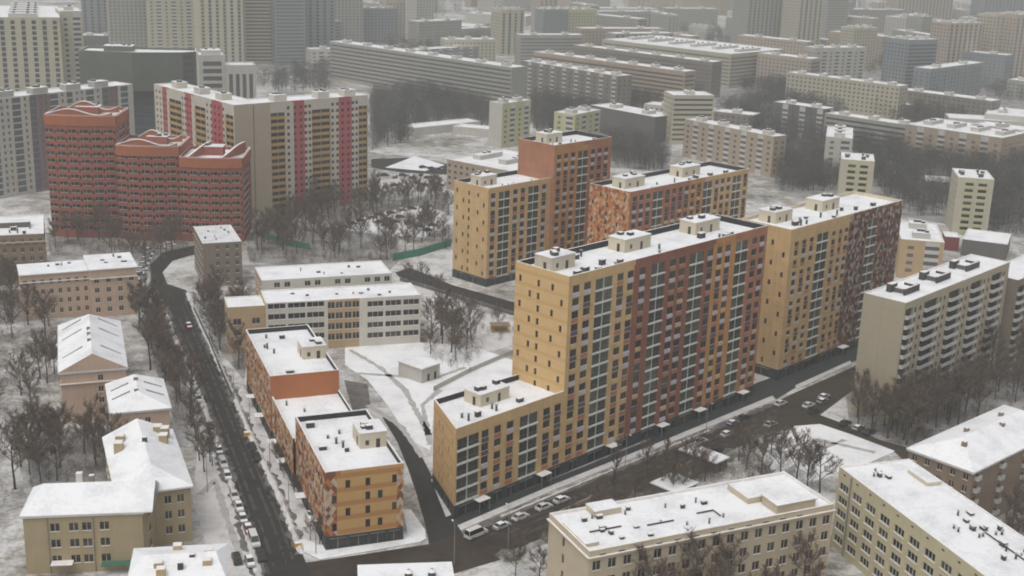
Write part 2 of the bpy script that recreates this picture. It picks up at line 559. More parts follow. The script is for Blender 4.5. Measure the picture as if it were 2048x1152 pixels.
    def unit(s, x, y, z, lx, ly, hz, wall='cream', name='rooftop_unit', doors=True, seed=0):
        """Lift house on the roof: plastered box, snow cap, doors, ventilators on top."""
        b = MB()
        b.box(x, y, z, x + lx, y + ly, z + hz, wall, 'snow', False)
        b.box(x - 0.15, y - 0.15, z + hz + 0.003, x + lx + 0.15, y + ly + 0.15, z + hz + 0.18, 'snow_rim', 'snow')
        rg = random.Random(seed + int(x * 7))
        if doors:
            b.box(x + lx * 0.6, y - 0.05, z, x + lx * 0.6 + 0.9, y - 0.003, z + 2.1, 'door')
            b.box(x + lx * 0.2, y - 0.05, z + 0.8, x + lx * 0.2 + 0.8, y - 0.003, z + 1.9, 'vent')
            b.box(x - 0.05, y + ly * 0.3, z, x - 0.003, y + ly * 0.3 + 0.9, z + 2.1, 'door')
        for k in range(3):
            px, py = x + rg.uniform(0.3, lx - 1.6), y + rg.uniform(0.3, ly - 1.5)
            hh = rg.uniform(0.5, 1.0)
            b.box(px, py, z + hz + 0.18, px + 1.5, py + 1.3, z + hz + 0.18 + hh, 'vent', 'snow_rim')
        b.build(name, s.roof_at(z))
    def clutter(s, x0, y0, x1, y1, z, n, seed=0, big=1.0, name='roof_vent'):
        """Small ventilators standing on the roof, each a dark box or pipe under a snow cap."""
        rg = random.Random(seed * 31 + n)
        for k in range(n):
            b = MB()
            x, y = rg.uniform(x0, x1), rg.uniform(y0, y1)
            a = rg.uniform(0.35, 0.8) * big
            hh = rg.uniform(0.4, 1.0) * big
            if rg.random() < 0.55:
                b.box(x - a, y - a * 0.6, z, x + a, y + a * 0.6, z + hh, 'vent')
                b.box(x - a - 0.12, y - a * 0.6 - 0.12, z + hh + 0.003, x + a + 0.12, y + a * 0.6 + 0.12, z + hh + 0.14, 'metal', 'snow_rim')
            else:
                b.tube((x, y, z), (x, y, z + hh * 1.3), 0.22 * big, 0.22 * big, 'vent', 6)
                b.tube((x, y, z + hh * 1.3), (x, y, z + hh * 1.3 + 0.25), 0.42 * big, 0.05, 'metal', 6)
            b.build(name, s.roof_at(z))
    def canopy(s, x, y, z, lx, ly):
        b = MB()
        b.box(x, y - ly, z, x + lx, y - 0.003, z + 0.18, 'metal', 'snow_rim')
        for px in (x + 0.2, x + lx - 0.3):
            b.box(px, y - ly + 0.15, 0, px + 0.12, y - ly + 0.27, z - 0.003, 'metal')
        b.build('entrance_canopy', s.root)
    def done(s, limit=100):
        s.w.build('wall', s.root)
        names = {}
        for t in s.parts:
            names.setdefault(PART_NAME.get(t[0], 'window'), []).append(t)
        for nm, lst in names.items():
            def dist(t):
                X, Y = s.world(t[3])
                return X * X + Y * Y + (t[3][2] - CAM_H) ** 2
            lst.sort(key=dist)
            for kind, w, h, p, a in lst[:limit]:
                link(nm, win_mesh(kind, w, h), s.root, p, a)
            rest = lst[limit:]
            if rest:
                o = merge([(win_mesh(k, w, h), p, a) for k, w, h, p, a in rest], nm)
                o.parent = s.root
                o['kind'] = 'stuff'
        return s.root

def merge(items, name):
    vs, fs, mi, mats, off = [], [], [], [], 0
    for me, p, a in items:
        ca, sa = math.cos(a), math.sin(a)
        remap = []
        for mt in me.materials:
            if mt not in mats:
                mats.append(mt)
            remap.append(mats.index(mt))
        for v in me.vertices:
            x, y, z = v.co
            vs.append((p[0] + x * ca - y * sa, p[1] + x * sa + y * ca, p[2] + z))
        for f in me.polygons:
            fs.append([off + i for i in f.vertices])
            mi.append(remap[f.material_index])
        off += len(me.vertices)
    m = bpy.data.meshes.new(name)
    m.from_pydata(vs, [], fs)
    for mt in mats:
        m.materials.append(mt)
    m.polygons.foreach_set('material_index', mi)
    m.update()
    o = bpy.data.objects.new(name, m)
    COL.objects.link(o)
    return o

def inset(poly, t):
    """Polygon moved inwards; t is one distance or one per edge."""
    n = len(poly)
    ts = t if isinstance(t, (list, tuple)) else [t] * n
    out = []
    for i in range(n):
        a, b, c = Vector(poly[i - 1]), Vector(poly[i]), Vector(poly[(i + 1) % n])
        d1, d2 = (b - a).normalized(), (c - b).normalized()
        n1, n2 = Vector((-d1.y, d1.x)), Vector((-d2.y, d2.x))
        cr = d1.x * d2.y - d1.y * d2.x
        if abs(cr) < 1e-4:
            v = b + n1 * ts[i - 1]
        else:
            p1, p2 = b + n1 * ts[i - 1], b + n2 * ts[i]
            w = p2 - p1
            k = (w.x * d2.y - w.y * d2.x) / cr
            v = p1 + d1 * k
        out.append((v.x, v.y))
    return out

def rect(x0, y0, x1, y1):
    return [(x0, y0), (x1, y0), (x1, y1), (x0, y1)]

def grid(n, wf, floors, fh, z0, za, zb, kind, sp=None, skip=()):
    """n equal columns of windows; wf share of a column that is window."""
    def f(L, h):
        m = L / n
        cols = []
        for i in range(n):
            if i in skip:
                continue
            ops = [(z0 + k * fh + za, z0 + k * fh + zb, kind) for k in range(floors) if z0 + k * fh + zb < h - 0.15]
            cols.append((i * m + m * (1 - wf) / 2, i * m + m * (1 + wf) / 2, ops, sp))
        return cols
    return f

def colspec(lst, floors, fh, z0):
    """lst: (x0, x1, kind, za, zb[, spandrel]) repeated on every floor."""
    cols = []
    for t in lst:
        x0, x1, kind, za, zb = t[:5]
        cols.append((x0, x1, [(z0 + k * fh + za, z0 + k * fh + zb, kind) for k in range(floors)], t[5] if len(t) > 5 else None))
    return cols

def staggered(L, floors, fh, z0, w=0.85):
    """The narrow end-wall windows: one column on every floor, the others on alternate floors."""
    cols = []
    for fr, par in ((0.07, 1), (0.26, 0), (0.42, 2), (0.68, 1), (0.85, 0)):
        ops = [(z0 + k * fh + 0.9, z0 + k * fh + 2.55, 'slot') for k in range(floors) if par == 2 or k % 2 == par]
        cols.append((L * fr, L * fr + w, ops, None))
    return cols

# ------------------------------------------------------------------ ground and roads
def sheet(name, pts, z, m, kind='structure'):
    b = MB()
    b.face([(*p, z) for p in pts], m)
    o = b.build(name)
    o['kind'] = kind
    return o

def raised(name, pts, z, m, edge='kerb'):
    b = MB()
    b.prism(pts, 0.0, z, edge, m)
    o = b.build(name)
    o['kind'] = 'structure'
    return o

def ground_material():
    t = NT('winter_ground')
    t.b.inputs['Specular IOR Level'].default_value = 0.15
    n1 = t.noise(0.018, 6, rough=0.62)
    n2 = t.noise(0.16, 5, rough=0.65)
    n3 = t.noise(0.9, 4, rough=0.6)
    f = t.math('ADD', t.math('ADD', t.math('MULTIPLY', n1, 0.45), t.math('MULTIPLY', n2, 0.35)), t.math('MULTIPLY', n3, 0.2))
    c = t.ramp(f, [(0.38, c4(.68, .68, .67)), (0.46, c4(.56, .56, .55)), (0.52, c4(.34, .325, .30)), (0.61, c4(.11, .096, .08))])
    t.b.inputs['Roughness'].default_value = 0.8
    t.bump(n3, 0.4, 0.3)
    return t.out(c)
M['ground'] = ground_material()
g = MB()
g.face([(-9000, -400, 0), (9000, -400, 0), (9000, 9000, 0), (-9000, 9000, 0)], 'ground')
go = g.build('ground')
go['kind'] = 'structure'

sheet('street', [(-46.61, 222.83), (-53.77, 243.07), (-59.86, 260.44), (-70.99, 290.12), (-83.27, 322.74), (-95.74, 353.83), (-106.94, 380.87), (-117.87, 409.25), (-123.00, 423.50), (-114.62, 427.60), (-104.81, 402.26), (-90.67, 365.65), (-76.90, 330.92), (-63.95, 296.96), (-50.64, 263.69), (-40.76, 236.36), (-35.87, 223.54)], 0.008, 'asphalt')
sheet('yard_road', [(-123.00, 423.50), (-130.03, 438.49), (-135.98, 458.23), (-136.33, 476.64), (-126.93, 489.67), (-123.16, 476.11), (-129.30, 464.86), (-128.68, 448.70), (-122.92, 434.18), (-114.62, 427.60)], 0.006, 'asphalt')
sheet('road', [(-40.76, 236.36), (-27.54, 241.39), (-15.95, 246.23), (-9.01, 251.80), (10.56, 272.10), (36.42, 297.58), (76.13, 338.28), (83.13, 346.05), (104.65, 368.59), (125.34, 393.05), (122.75, 378.22), (104.08, 354.21), (86.59, 329.03), (73.06, 316.44), (50.96, 292.65), (27.87, 268.41), (11.25, 251.17), (-0.58, 240.24), (-10.70, 233.21), (-35.87, 223.54)], 0.012, 'slush')
sheet('lane', [(-15.95, 246.23), (-17.16, 253.81), (-20.80, 271.26), (-24.01, 285.03), (-27.89, 300.05), (-33.49, 316.41), (-32.67, 317.55), (-22.56, 297.32), (-19.98, 288.32), (-15.22, 271.70), (-11.67, 260.32), (-9.01, 251.80)], 0.016, 'asphalt')
sheet('side_road', [(73.06, 316.44), (86.59, 329.03), (93.11, 321.69), (98.82, 312.56), (108.52, 305.20), (110.62, 291.54), (103.32, 288.04), (100.55, 304.53), (91.37, 314.61), (84.95, 321.67)], 0.020, 'slush')
sheet('back_lane', [(-44.15, 459.39), (-39.18, 467.11), (-21.76, 445.26), (1.22, 426.03), (1.31, 414.33), (-22.02, 433.71), (-41.59, 452.14)], 0.010, 'asphalt')
sheet('far_road', [(-76.67, 661.54), (-79.45, 685.53), (-56.12, 694.39), (-34.36, 676.24), (-32.86, 648.88), (-60.31, 650.76)], 0.010, 'asphalt')
raised('pavement', [(-38.05, 237.61), (-41.88, 240.59), (-44.50, 245.99), (-42.37, 246.14), (-38.98, 243.68), (-20.95, 250.47), (-22.99, 261.98), (-21.18, 262.11), (-17.29, 252.61), (-16.76, 248.45), (-17.93, 246.77), (-27.64, 242.26)], 0.14, 'snow')
raised('pavement', [(-11.64, 257.85), (10.23, 280.03), (37.34, 307.27), (75.97, 346.59), (77.17, 340.72), (36.78, 301.39), (10.61, 275.07), (-9.12, 254.17)], 0.10, 'base_stone')
raised('pavement', [(-9.38, 252.72), (10.59, 273.98), (36.63, 299.79), (76.36, 339.47), (75.94, 342.58), (36.94, 303.00), (10.65, 277.00), (-10.27, 255.04)], 0.16, 'walk')
sheet('yard_patch', [(-47.54, 343.72), (-40.45, 341.14), (-37.37, 323.27), (-42.13, 321.01)], 0.014, 'slush_edge')
sheet('forecourt', [(37.34, 307.27), (75.97, 346.59), (77.17, 340.72), (85.92, 352.47), (111.25, 379.40), (113.61, 391.82), (89.14, 367.94), (73.53, 353.37), (37.98, 314.05)], 0.026, 'base_stone')
raised('pavement', [(-17.79, 278.36), (-16.70, 279.86), (-11.67, 260.32), (-13.05, 258.98)], 0.16, 'walk')
raised('pavement', [(84.23, 348.59), (106.16, 372.83), (106.38, 375.62), (84.24, 351.48)], 0.16, 'walk')
sheet('schoolyard', [(-51.43, 374.48), (-28.42, 379.34), (-12.60, 378.56), (0.90, 365.85), (1.06, 348.44), (-20.37, 330.46), (-19.30, 296.02), (-24.86, 301.92), (-33.09, 325.52), (-40.83, 344.37), (-48.96, 356.34)], 0.010, 'snow')
sheet('snow_slope', [(-28.57, 425.56), (0.53, 405.83), (0.77, 379.97), (-9.15, 369.42), (-25.89, 377.17)], 0.009, 'walk')
sheet('square', [(85.11, 322.39), (91.71, 316.00), (100.82, 305.51), (92.25, 297.57), (76.96, 285.93), (64.34, 280.68), (64.28, 293.75), (69.18, 310.01), (77.87, 320.34)], 0.024, 'snow')
sheet('verge', [(-62.14, 292.41), (-75.80, 329.10), (-75.40, 336.97), (-47.58, 269.17), (-39.40, 246.36), (-44.50, 245.99)], 0.010, 'walk')
sheet('verge', [(-71.10, 263.40), (-80.11, 307.06), (-72.20, 290.02), (-60.75, 260.37), (-54.29, 243.03), (-47.96, 224.67), (-55.79, 224.15)], 0.010, 'walk')
sheet('car_park', [(-78.46, 526.37), (-60.55, 557.68), (-41.67, 576.11), (-31.53, 562.09), (-37.03, 514.60), (-56.02, 516.25)], 0.010, 'snow')
sheet('car_park', [(-71.86, 626.67), (-39.29, 647.76), (-32.92, 605.33), (-54.11, 584.96), (-67.46, 588.36)], 0.010, 'walk')
sheet('island', [(-69.40, 662.84), (-56.49, 698.90), (-38.36, 675.51), (-47.76, 657.03)], 0.016, 'snow')

for z, pts in ((0.003, [(-111.36, 508.43), (-92.93, 562.91), (-67.46, 588.36), (-31.72, 605.53), (-29.00, 557.45), (-49.82, 517.13), (-43.98, 477.50), (-46.36, 462.62), (-100.16, 466.47)]),
               (0.003, [(98.50, 349.54), (122.24, 387.76), (183.79, 426.28), (153.05, 346.61), (122.02, 314.55), (103.96, 298.54), (92.58, 319.53)]),
               (0.003, [(11.90, 234.75), (68.84, 249.56), (60.33, 203.25), (12.79, 200.41)]),
               (0.003, [(-121.84, 300.04), (-102.33, 305.09), (-89.04, 269.94), (-109.48, 266.98)]),
               (0.003, [(-191.04, 501.41), (-128.87, 493.45), (-130.38, 438.45), (-143.45, 464.47), (-176.81, 467.45)]),
               (0.003, [(-83.18, 712.69), (-109.43, 937.21), (-66.95, 961.91), (-12.36, 872.48), (-10.90, 794.30), (-49.03, 799.97)]),
               (0.003, [(8.56, 939.59), (77.30, 970.17), (114.22, 926.12), (83.08, 675.97), (48.48, 683.98), (13.94, 765.81)]),
               (0.003, [(137.22, 883.33), (217.78, 1066.04), (328.73, 1032.67), (357.25, 875.80), (230.60, 547.57), (200.71, 571.67), (186.05, 584.66), (132.89, 626.36), (146.17, 831.31)]),
               (0.003, [(-0.02, 1277.86), (109.83, 1421.39), (425.78, 1445.95), (531.87, 1328.33), (391.77, 965.26), (242.20, 1025.84), (131.32, 917.65), (76.29, 956.20)]),
               (0.003, [(-121.35, 392.24), (-120.25, 414.80), (-102.56, 364.42), (-82.42, 313.77), (-86.92, 308.16)]),
               (0.003, [(105.69, 247.67), (124.71, 273.18), (115.13, 248.33)]),
               (0.003, [(-108.94, 416.12), (-92.69, 418.03), (-79.47, 366.82), (-75.82, 340.97), (-91.01, 370.33)])):
    sheet('trodden_yard', pts, z, 'trodden')

def path_pts(pts, step=1.6):
    out = []
    for a, c in zip(pts, pts[1:]):
        n = max(1, int(math.hypot(c[0] - a[0], c[1] - a[1]) / step))
        out += [(a[0] + (c[0] - a[0]) * i / n, a[1] + (c[1] - a[1]) * i / n) for i in range(n)]
    return out + [pts[-1]]
def normals(p):
    out = []
    for i in range(len(p)):
        a, c = p[max(0, i - 1)], p[min(len(p) - 1, i + 1)]
        L = math.hypot(c[0] - a[0], c[1] - a[1]) or 1
        out.append((-(c[1] - a[1]) / L, (c[0] - a[0]) / L))
    return out
def ribbon(name, pts, w, z, m, seed=0, jit=0.5, gap=0.0):
    rg = random.Random(seed)
    p = path_pts(pts); n = normals(p)
    b = MB()
    ws = [w * rg.uniform(1 - jit, 1 + jit) / 2 for _ in p]
    for i in range(len(p) - 1):
        if rg.random() < gap:
            continue
        q = [(p[i][0] + n[i][0] * ws[i], p[i][1] + n[i][1] * ws[i], z), (p[i][0] - n[i][0] * ws[i], p[i][1] - n[i][1] * ws[i], z),
             (p[i + 1][0] - n[i + 1][0] * ws[i + 1], p[i + 1][1] - n[i + 1][1] * ws[i + 1], z), (p[i + 1][0] + n[i + 1][0] * ws[i + 1], p[i + 1][1] + n[i + 1][1] * ws[i + 1], z)]
        b.face(q, m)
    o = b.build(name)
    o['kind'] = 'structure'
def bank(pts, w, h, seed=0, m='walk'):
    rg = random.Random(seed)
    p = path_pts(pts, 1.1); n = normals(p)
    b = MB()
    rows = []
    for i in range(len(p)):
        ww, hh = w * rg.uniform(.6, 1.3) / 2, h * rg.uniform(.35, 1.25)
        if i in (0, len(p) - 1): hh = .02
        rows.append([(p[i][0] + n[i][0] * ww * t, p[i][1] + n[i][1] * ww * t, hh * z_) for t, z_ in ((-1, 0), (-.45, .8), (.1, 1), (.6, .6), (1, 0))])
    for r0, r1 in zip(rows, rows[1:]):
        for k in range(4):
            b.face([r0[k], r1[k], r1[k + 1], r0[k + 1]], m)
    o = b.build('snow_bank')
    o['kind'] = 'stuff'; o['label'] = 'ridge of ploughed grey snow along the road edge'; o['category'] = 'snow bank'
st_l = [(-119.92, 414.84), (-106.94, 380.87), (-95.74, 353.83), (-83.27, 322.74), (-70.99, 290.12), (-59.86, 260.44), (-53.77, 243.07), (-48.75, 228.58)]
st_r = [(-113.35, 424.65), (-104.81, 402.26), (-90.67, 365.65), (-76.90, 330.92), (-63.95, 296.96), (-50.64, 263.69), (-42.19, 239.92)]
rd_u = [(-8.99, 251.34), (10.55, 271.56), (36.36, 296.95), (75.98, 337.49)]
rd_d = [(-0.58, 240.67), (11.26, 251.64), (27.91, 268.94), (51.05, 293.27), (72.24, 315.68)]
bank(st_l, 1.5, .55, 1); bank(st_r, 1.6, .6, 2); bank(rd_d, 2.2, .7, 3, 'trodden'); bank([(-0.95, 260.13), (20.43, 281.98), (54.16, 315.47)], .7, .3, 4)
def lerp_path(a, c, t):
    return [(p[0] + (q[0] - p[0]) * t, p[1] + (q[1] - p[1]) * t) for p, q in zip(a, c)]
stl2 = st_l[1:]
for k, t in enumerate((.2, .36, .62, .78)):
    ribbon('tyre_track', lerp_path(stl2, st_r, t), .5, .030, 'track', 20 + k, .8, .25)
for k, t in enumerate((.3, .45, .65)):
    ribbon('tyre_track', lerp_path(rd_u, [rd_d[1], rd_d[2], rd_d[3], rd_d[4]], t), .8, .034, 'track', 30 + k, .9, .3)
ribbon('slush', st_l, 3.0, .027, 'slush_edge', 41, .6); ribbon('slush', st_r, 2.6, .027, 'slush_edge', 42, .6)
ribbon('slush', rd_u, 2.0, .029, 'slush_edge', 43, .6); ribbon('slush', rd_d, 4.5, .029, 'slush_edge', 44, .6)
for k, pts in enumerate(([(-49.27, 369.95), (-38.40, 355.21), (-29.36, 337.39), (-20.24, 305.60)], [(-48.09, 349.94), (-33.28, 348.44), (-22.88, 346.11), (-13.24, 357.72)], [(-19.52, 299.16), (-23.54, 326.40), (-19.48, 338.33)], [(-38.53, 325.02), (-28.35, 311.64), (-20.83, 291.26)],
                         [(68.61, 303.44), (82.60, 311.16), (95.25, 304.08)], [(67.01, 285.14), (78.12, 302.65), (89.34, 311.74)], [(-70.05, 266.09), (-68.52, 274.31), (-61.05, 254.17), (-54.93, 238.58)], [(-150.09, 359.48), (-129.42, 320.31), (-119.64, 287.56), (-107.10, 260.63)], [(-129.26, 299.39), (-124.25, 309.99), (-113.29, 297.52)])):
    ribbon('footpath', pts, 1.5, .040, 'path', 50 + k, .4)

# ------------------------------------------------------------------ the new housing estate
Z0, FH = 3.3, 3.18
W_ = ('wac', 0.08, 3.0)
def wcol(x0, x1, sp=None): return (x0 - .1, x1 + .1) + W_ + ((sp,) if sp else ())
def bcol(x0, x1): return (x0, x1, 'bay', 0.0, 3.05)

def ground_floor(L, cols):
    return [(a, b, [(0.25, 2.7, 'shop')], 'base_stone') for a, b in cols]

def with_base(b, p, q, shops):
    """Dark stone ground floor standing 6 cm proud of the brick above."""
    L = math.hypot(q[0] - p[0], q[1] - p[1])
    ux, uy = (q[0] - p[0]) / L, (q[1] - p[1]) / L
    nx, ny = uy, -ux
    P = (p[0] + nx * 0.06, p[1] + ny * 0.06)
    Q = (q[0] + nx * 0.06, q[1] + ny * 0.06)
    b.facade(P, Q, -0.5, 3.1, ground_floor(L, shops), 'base_stone')
    b.w.face([(*P, 3.1), (*Q, 3.1), (*q, 3.1), (*p, 3.1)], 'base_stone')

# --- long block with the low wing
b = Building('apartment_block', 'tallest long new block, front running from yellow through maroon to terracotta, low yellow wing', 'apartment block', (13.24, 283.65, 46.0))
def pierB(x):
    return 'yellow_pier' if x < 25 else 'red' if x < 57.3 else 'orange' if x < 66 else 'terra'
mainB = [wcol(1.5, 3.7), wcol(5.5, 7.8), bcol(9.6, 15.8), wcol(17.7, 19.9), wcol(21.6, 23.8), wcol(26.3, 28.3), bcol(30.9, 36.3), wcol(38.5, 40.8),
         wcol(42.3, 44.6), bcol(46.8, 52.6), wcol(54.6, 56.7), wcol(58.8, 60.8), wcol(62.5, 64.6), bcol(67.2, 72.9), wcol(75.0, 77.2), wcol(78.7, 80.8)]
lowB = [bcol(0.5, 7.2), wcol(8.1, 10.1), wcol(12.1, 14.1), wcol(16.1, 18.2), bcol(20.3, 26.3), wcol(28.3, 30.5), wcol(32.2, 34.3)]
mainB = [c + ('spandrel',) if c[2] == 'wac' and 25 < c[0] < 57 else c + ('terra',) if c[2] == 'wac' and c[0] > 57 else c for c in mainB]
b.wing(rect(0, 0, 82.0, 17.4), 50.2, {0: colspec(mainB, 14, FH, Z0), 3: staggered(17.4, 14, FH, Z0)}, {0: pierB, 1: 'terra', 2: 'terra', 3: 'yellow', 'all': 'yellow'}, z0=3.1, parapet=1.5)
b.wing([(-35.2, 0), (0, 0), (0, 15.4), (-27.0, 16.3)], 21.8, {0: colspec(lowB, 5, FH, Z0), 3: staggered(18.2, 5, FH, Z0, 0.8)}, {0: 'yellow_pier', 2: 'yellow', 3: 'yellow', 'all': 'yellow'}, skip=(1,), cap='snow_rim', z0=3.1, parapet=1.3)
with_base(b, (0, 15.4), (-27.0, 16.3), [])
with_base(b, (82, 17.4), (0, 17.4), [])
with_base(b, (-35.2, 0), (82, 0), [(x0 + 35.2 + 0.1, x1 + 35.2 - 0.1) for x0, x1 in [(-34, -29), (-27, -24.5), (-23, -20), (-18.5, -15.5), (-14.5, -9.5), (-8, -5), (-3.5, 0), (3, 6), (9.8, 15.6), (17.5, 20.5), (22, 25), (30.9, 36.3), (38.5, 41), (42.5, 45), (47, 52.5), (54.5, 57.5), (60, 64), (67, 73), (75, 80.5)]])
with_base(b, (-27.0, 16.3), (-35.2, 0), [(3, 5), (8, 10), (13, 15)])
with_base(b, (82, 0), (82, 17.4), [])
for (x, y, lx, ly, hz) in ((3.5, 9.0, 8.5, 5.5, 3.4), (31.5, 9.5, 10.5, 5.5, 3.4), (61.5, 9.5, 11, 5.5, 3.4)):
    b.unit(x, y, 48.6, lx, ly, hz, seed=int(x))
b.unit(-20.0, 8.0, 20.4, 9.5, 5.5, 3.0, seed=3)
b.clutter(4, 2, 80, 7.5, 48.6, 16, 2, 1.4)
b.clutter(-28, 3, -10, 7, 20.4, 6, 4, 1.3)
b.clutter(14, 12, 30, 15.5, 48.6, 4, 5, 1.4)
for x in (-29.5, -9.0, 16.5, 36.8, 53.2, 73.5):
    b.canopy(x, -0.06, 2.9, 3.6, 2.2)
b.done()

# --- right-hand tower block: yellow end, diamond brick beyond
b = Building('apartment_block', 'new block with plain yellow end wall and red diamond brick along half its front', 'apartment block', (79.92, 356.14, 46.0))
colsR = []
def tall3(x0, x1, step):
    ops = []
    for k in range(13):
        za = Z0 + k * 3.02
        g3 = (k + step) % 3
        ops.append((za + (0.55 if g3 == 0 else 0.12), za + (2.4 if g3 == 2 else 2.9), 'wac'))
    return (x0, x1, ops, 'yellow_pier')
for x0, x1, st in ((2.4, 4.5, 2), (6.5, 8.7, 2), (10.6, 12.7, 2), (23.0, 25.1, 2), (27.0, 28.9, 2), (30.4, 32.5, 2)):
    colsR.append(tall3(x0, x1, st))
colsR.append((14.6, 20.8, [(Z0 + k * 3.02, Z0 + k * 3.02 + 2.9, 'bay') for k in range(13)], None))
for i, x0 in enumerate((34.0, 36.6, 39.2, 41.8, 51.2, 53.8, 56.4, 59.0, 61.6)):
    colsR.append((x0, x0 + 1.5, [(Z0 + k * 3.02 + 0.7, Z0 + k * 3.02 + 2.6, 'slot') for k in range(13) if (k + i) % 2 == 0 or i % 3 == 0], None))
colsR.append((44.4, 49.8, [(Z0 + k * 3.02, Z0 + k * 3.02 + 2.9, 'bay') for k in range(13)], None))
b.wing(rect(0, 0, 65.6, 18), 46.0, {0: colsR, 3: [(18 * fr, 18 * fr + 0.9, [(Z0 + k * 3.02 + 0.8, Z0 + k * 3.02 + 2.4, 'slot') for k in range(13) if k % 2 == pr], None) for fr, pr in ((.12, 0), (.4, 1), (.64, 0), (.86, 1))]},
       {0: (lambda x: 'yellow_pier' if x < 33.2 else 'mosaic_red'), 1: 'mosaic_red', 2: 'terra', 3: 'yellow_pier', 'all': 'yellow_pier'}, inner='cream', cap='cream', z0=3.1)
with_base(b, (65.6, 0), (65.6, 18), [])
with_base(b, (65.6, 18), (0, 18), [])
with_base(b, (0, 0), (65.6, 0), [(3, 6), (8, 12), (14.6, 20.8), (23, 27), (29, 32), (36, 40), (44, 50), (53, 57), (59, 63)])
with_base(b, (0, 18), (0, 0), [(3, 6), (9, 15)])
b.unit(6, 9.5, 45.0, 9, 6, 3.4, seed=8)
b.unit(32, 9.5, 45.0, 10, 6, 3.4, seed=9)
b.clutter(8, 2, 60, 8, 45.0, 12, 6, 1.4)
b.canopy(33, -0.06, 2.9, 4, 2.2)
b.done()

# --- yellow and orange stepped block at the back
b = Building('apartment_block', 'new stepped block with a yellow low half before an orange tower half', 'apartment block', (-9.5, 444.0, 46.0))
def modules(L, first, kinds, step=3.9, bw=5.6):
    """A run of window columns (w) and glazed bays (B)."""
    out, x = [], first
    for k in kinds:
        if k == 'w':
            out.append(wcol(x, x + 2.1)); x += step
        else:
            out.append(bcol(x, x + bw)); x += bw + 1.9
    return [c for c in out if c[1] < L - 0.3]
b.wing(rect(0, 0, 32.75, 18), 36.7, {0: colspec(modules(32.7, 1.4, 'wBwwBwww'), 10, FH, Z0 - 0.4), 3: staggered(18, 10, FH, Z0 - 0.4)}, {0: 'yellow_pier', 3: 'yellow_pier', 1: 'yellow_pier', 2: 'yellow_pier', 'all': 'yellow_pier'}, skip=(1,), z0=3.1, parapet=1.5)
b.wing(rect(32.75, -1.2, 65.5, 17.5), 49.0, {0: colspec(modules(32.7, 1.6, 'wwwBwww'), 13, FH * 1.02, Z0)}, {0: (lambda x: 'terra' if x > 17 else 'orange'), 'all': 'terra'}, z0=3.1, parapet=1.5)
with_base(b, (65.5, -1.2), (65.5, 17.5), [])
with_base(b, (65.5, 17.5), (32.75, 17.5), [])
with_base(b, (32.75, 18), (0, 18), [])
with_base(b, (0, 0), (32.7, 0), [(3, 6), (10, 16), (20, 26)])
with_base(b, (32.75, -1.2), (65.5, -1.2), [(3, 6), (10, 16), (20, 26)])
with_base(b, (0, 18), (0, 0), [(3, 6), (9, 13)])
b.unit(5, 9, 35.1, 8, 5.5, 3.6, seed=1); b.unit(39, 9, 47.4, 9, 5.5, 3.6, seed=2)
b.clutter(5, 2, 30, 8, 35.1, 6, 3); b.clutter(36, 2, 62, 8, 47.4, 6, 4)
b.done()

# --- orange diamond-brick block behind
b = Building('apartment_block', 'new block with an orange diamond-brick end wall, roof showing behind the tallest block', 'apartment block', (39.72, 430.1, 46.0))
b.wing(rect(0, 0, 71.6, 18.6), 40.0, {0: colspec(modules(71.6, 1.6, 'wwwBwwwwwwBwwwBww', 3.75, 5.4), 11, FH, Z0), 3: staggered(18.6, 11, FH, Z0)}, {0: (lambda x: 'terra' if x < 33 else 'orange' if x < 45 else 'yellow_pier'), 3: 'mosaic_orange', 'all': 'terra'}, parapet=1.5)
with_base(b, (0, 0), (71.6, 0), [])
b.unit(8, 9, 38.4, 11, 6, 3.6, seed=4); b.unit(42, 9.5, 38.4, 11, 6, 3.6, seed=5)
b.clutter(8, 2, 66, 8, 38.4, 10, 6, 1.3)
b.done()

# --- orange school-like block by the street
b = Building('apartment_block', 'low orange diamond-brick block by the street, its front banded yellow over dark glass', 'apartment block', (-37.46, 241.7, 20.9))
frO = []
for x0, par in ((1.4, 1), (4.3, 0), (8.6, 2), (11.3, 1), (14.4, 0)):
    frO.append((x0, x0 + 1.05, [(3.6 + k * 3.2 + 0.55, 3.6 + k * 3.2 + 2.45, 'slot') for k in range(4) if par == 2 or k % 2 == (1 - par)], None))
def leftO(L, fl, z0=3.4, top=None):
    return [(x, x + 1.5, [(z0 + k * 3.15 + 0.7, z0 + k * 3.15 + 2.5, 'slot') for k in range(fl)], None) for x in [1.2 + 2.95 * i for i in range(int((L - 1.6) / 2.95))]]
O1Y, O2Y = 31.8, 59.5
b.wing(rect(0, 0, 16.9, O1Y), 18.0, {0: frO, 3: leftO(O1Y, 4), 1: leftO(O1Y, 4)}, {0: (lambda x: 'mosaic_school' if x < 2.9 or x > 15.6 else 'school_front'), 3: 'mosaic_school', 'all': 'rust'}, cap='snow_rim', z0=3.1, parapet=1.2)
b.wing(rect(-0.6, O1Y, 16.6, O2Y), 12.6, {3: leftO(O2Y - O1Y, 2), 1: leftO(O2Y - O1Y, 2)}, {3: 'mosaic_school', 'all': 'rust'}, skip=(0, 2), cap='snow_rim', z0=3.1)
b.wing(rect(-0.9, O2Y, 16.6, 98.0), 18.0, {3: leftO(38.0, 4)}, {3: 'mosaic_school', 'all': 'rust'}, cap='snow_rim', z0=3.1, parapet=1.2)
with_base(b, (16.9, 0), (16.9, O1Y), [])
with_base(b, (16.6, O1Y), (16.6, 98), [])
with_base(b, (16.6, 98), (-0.9, 98), [])
with_base(b, (0, 0), (16.9, 0), [(0.8, 4.5), (5.2, 9), (9.6, 13), (13.5, 16.2)])
with_base(b, (0, O1Y), (0, 0), [(2 + 5 * i, 5 + 5 * i) for i in range(6)])
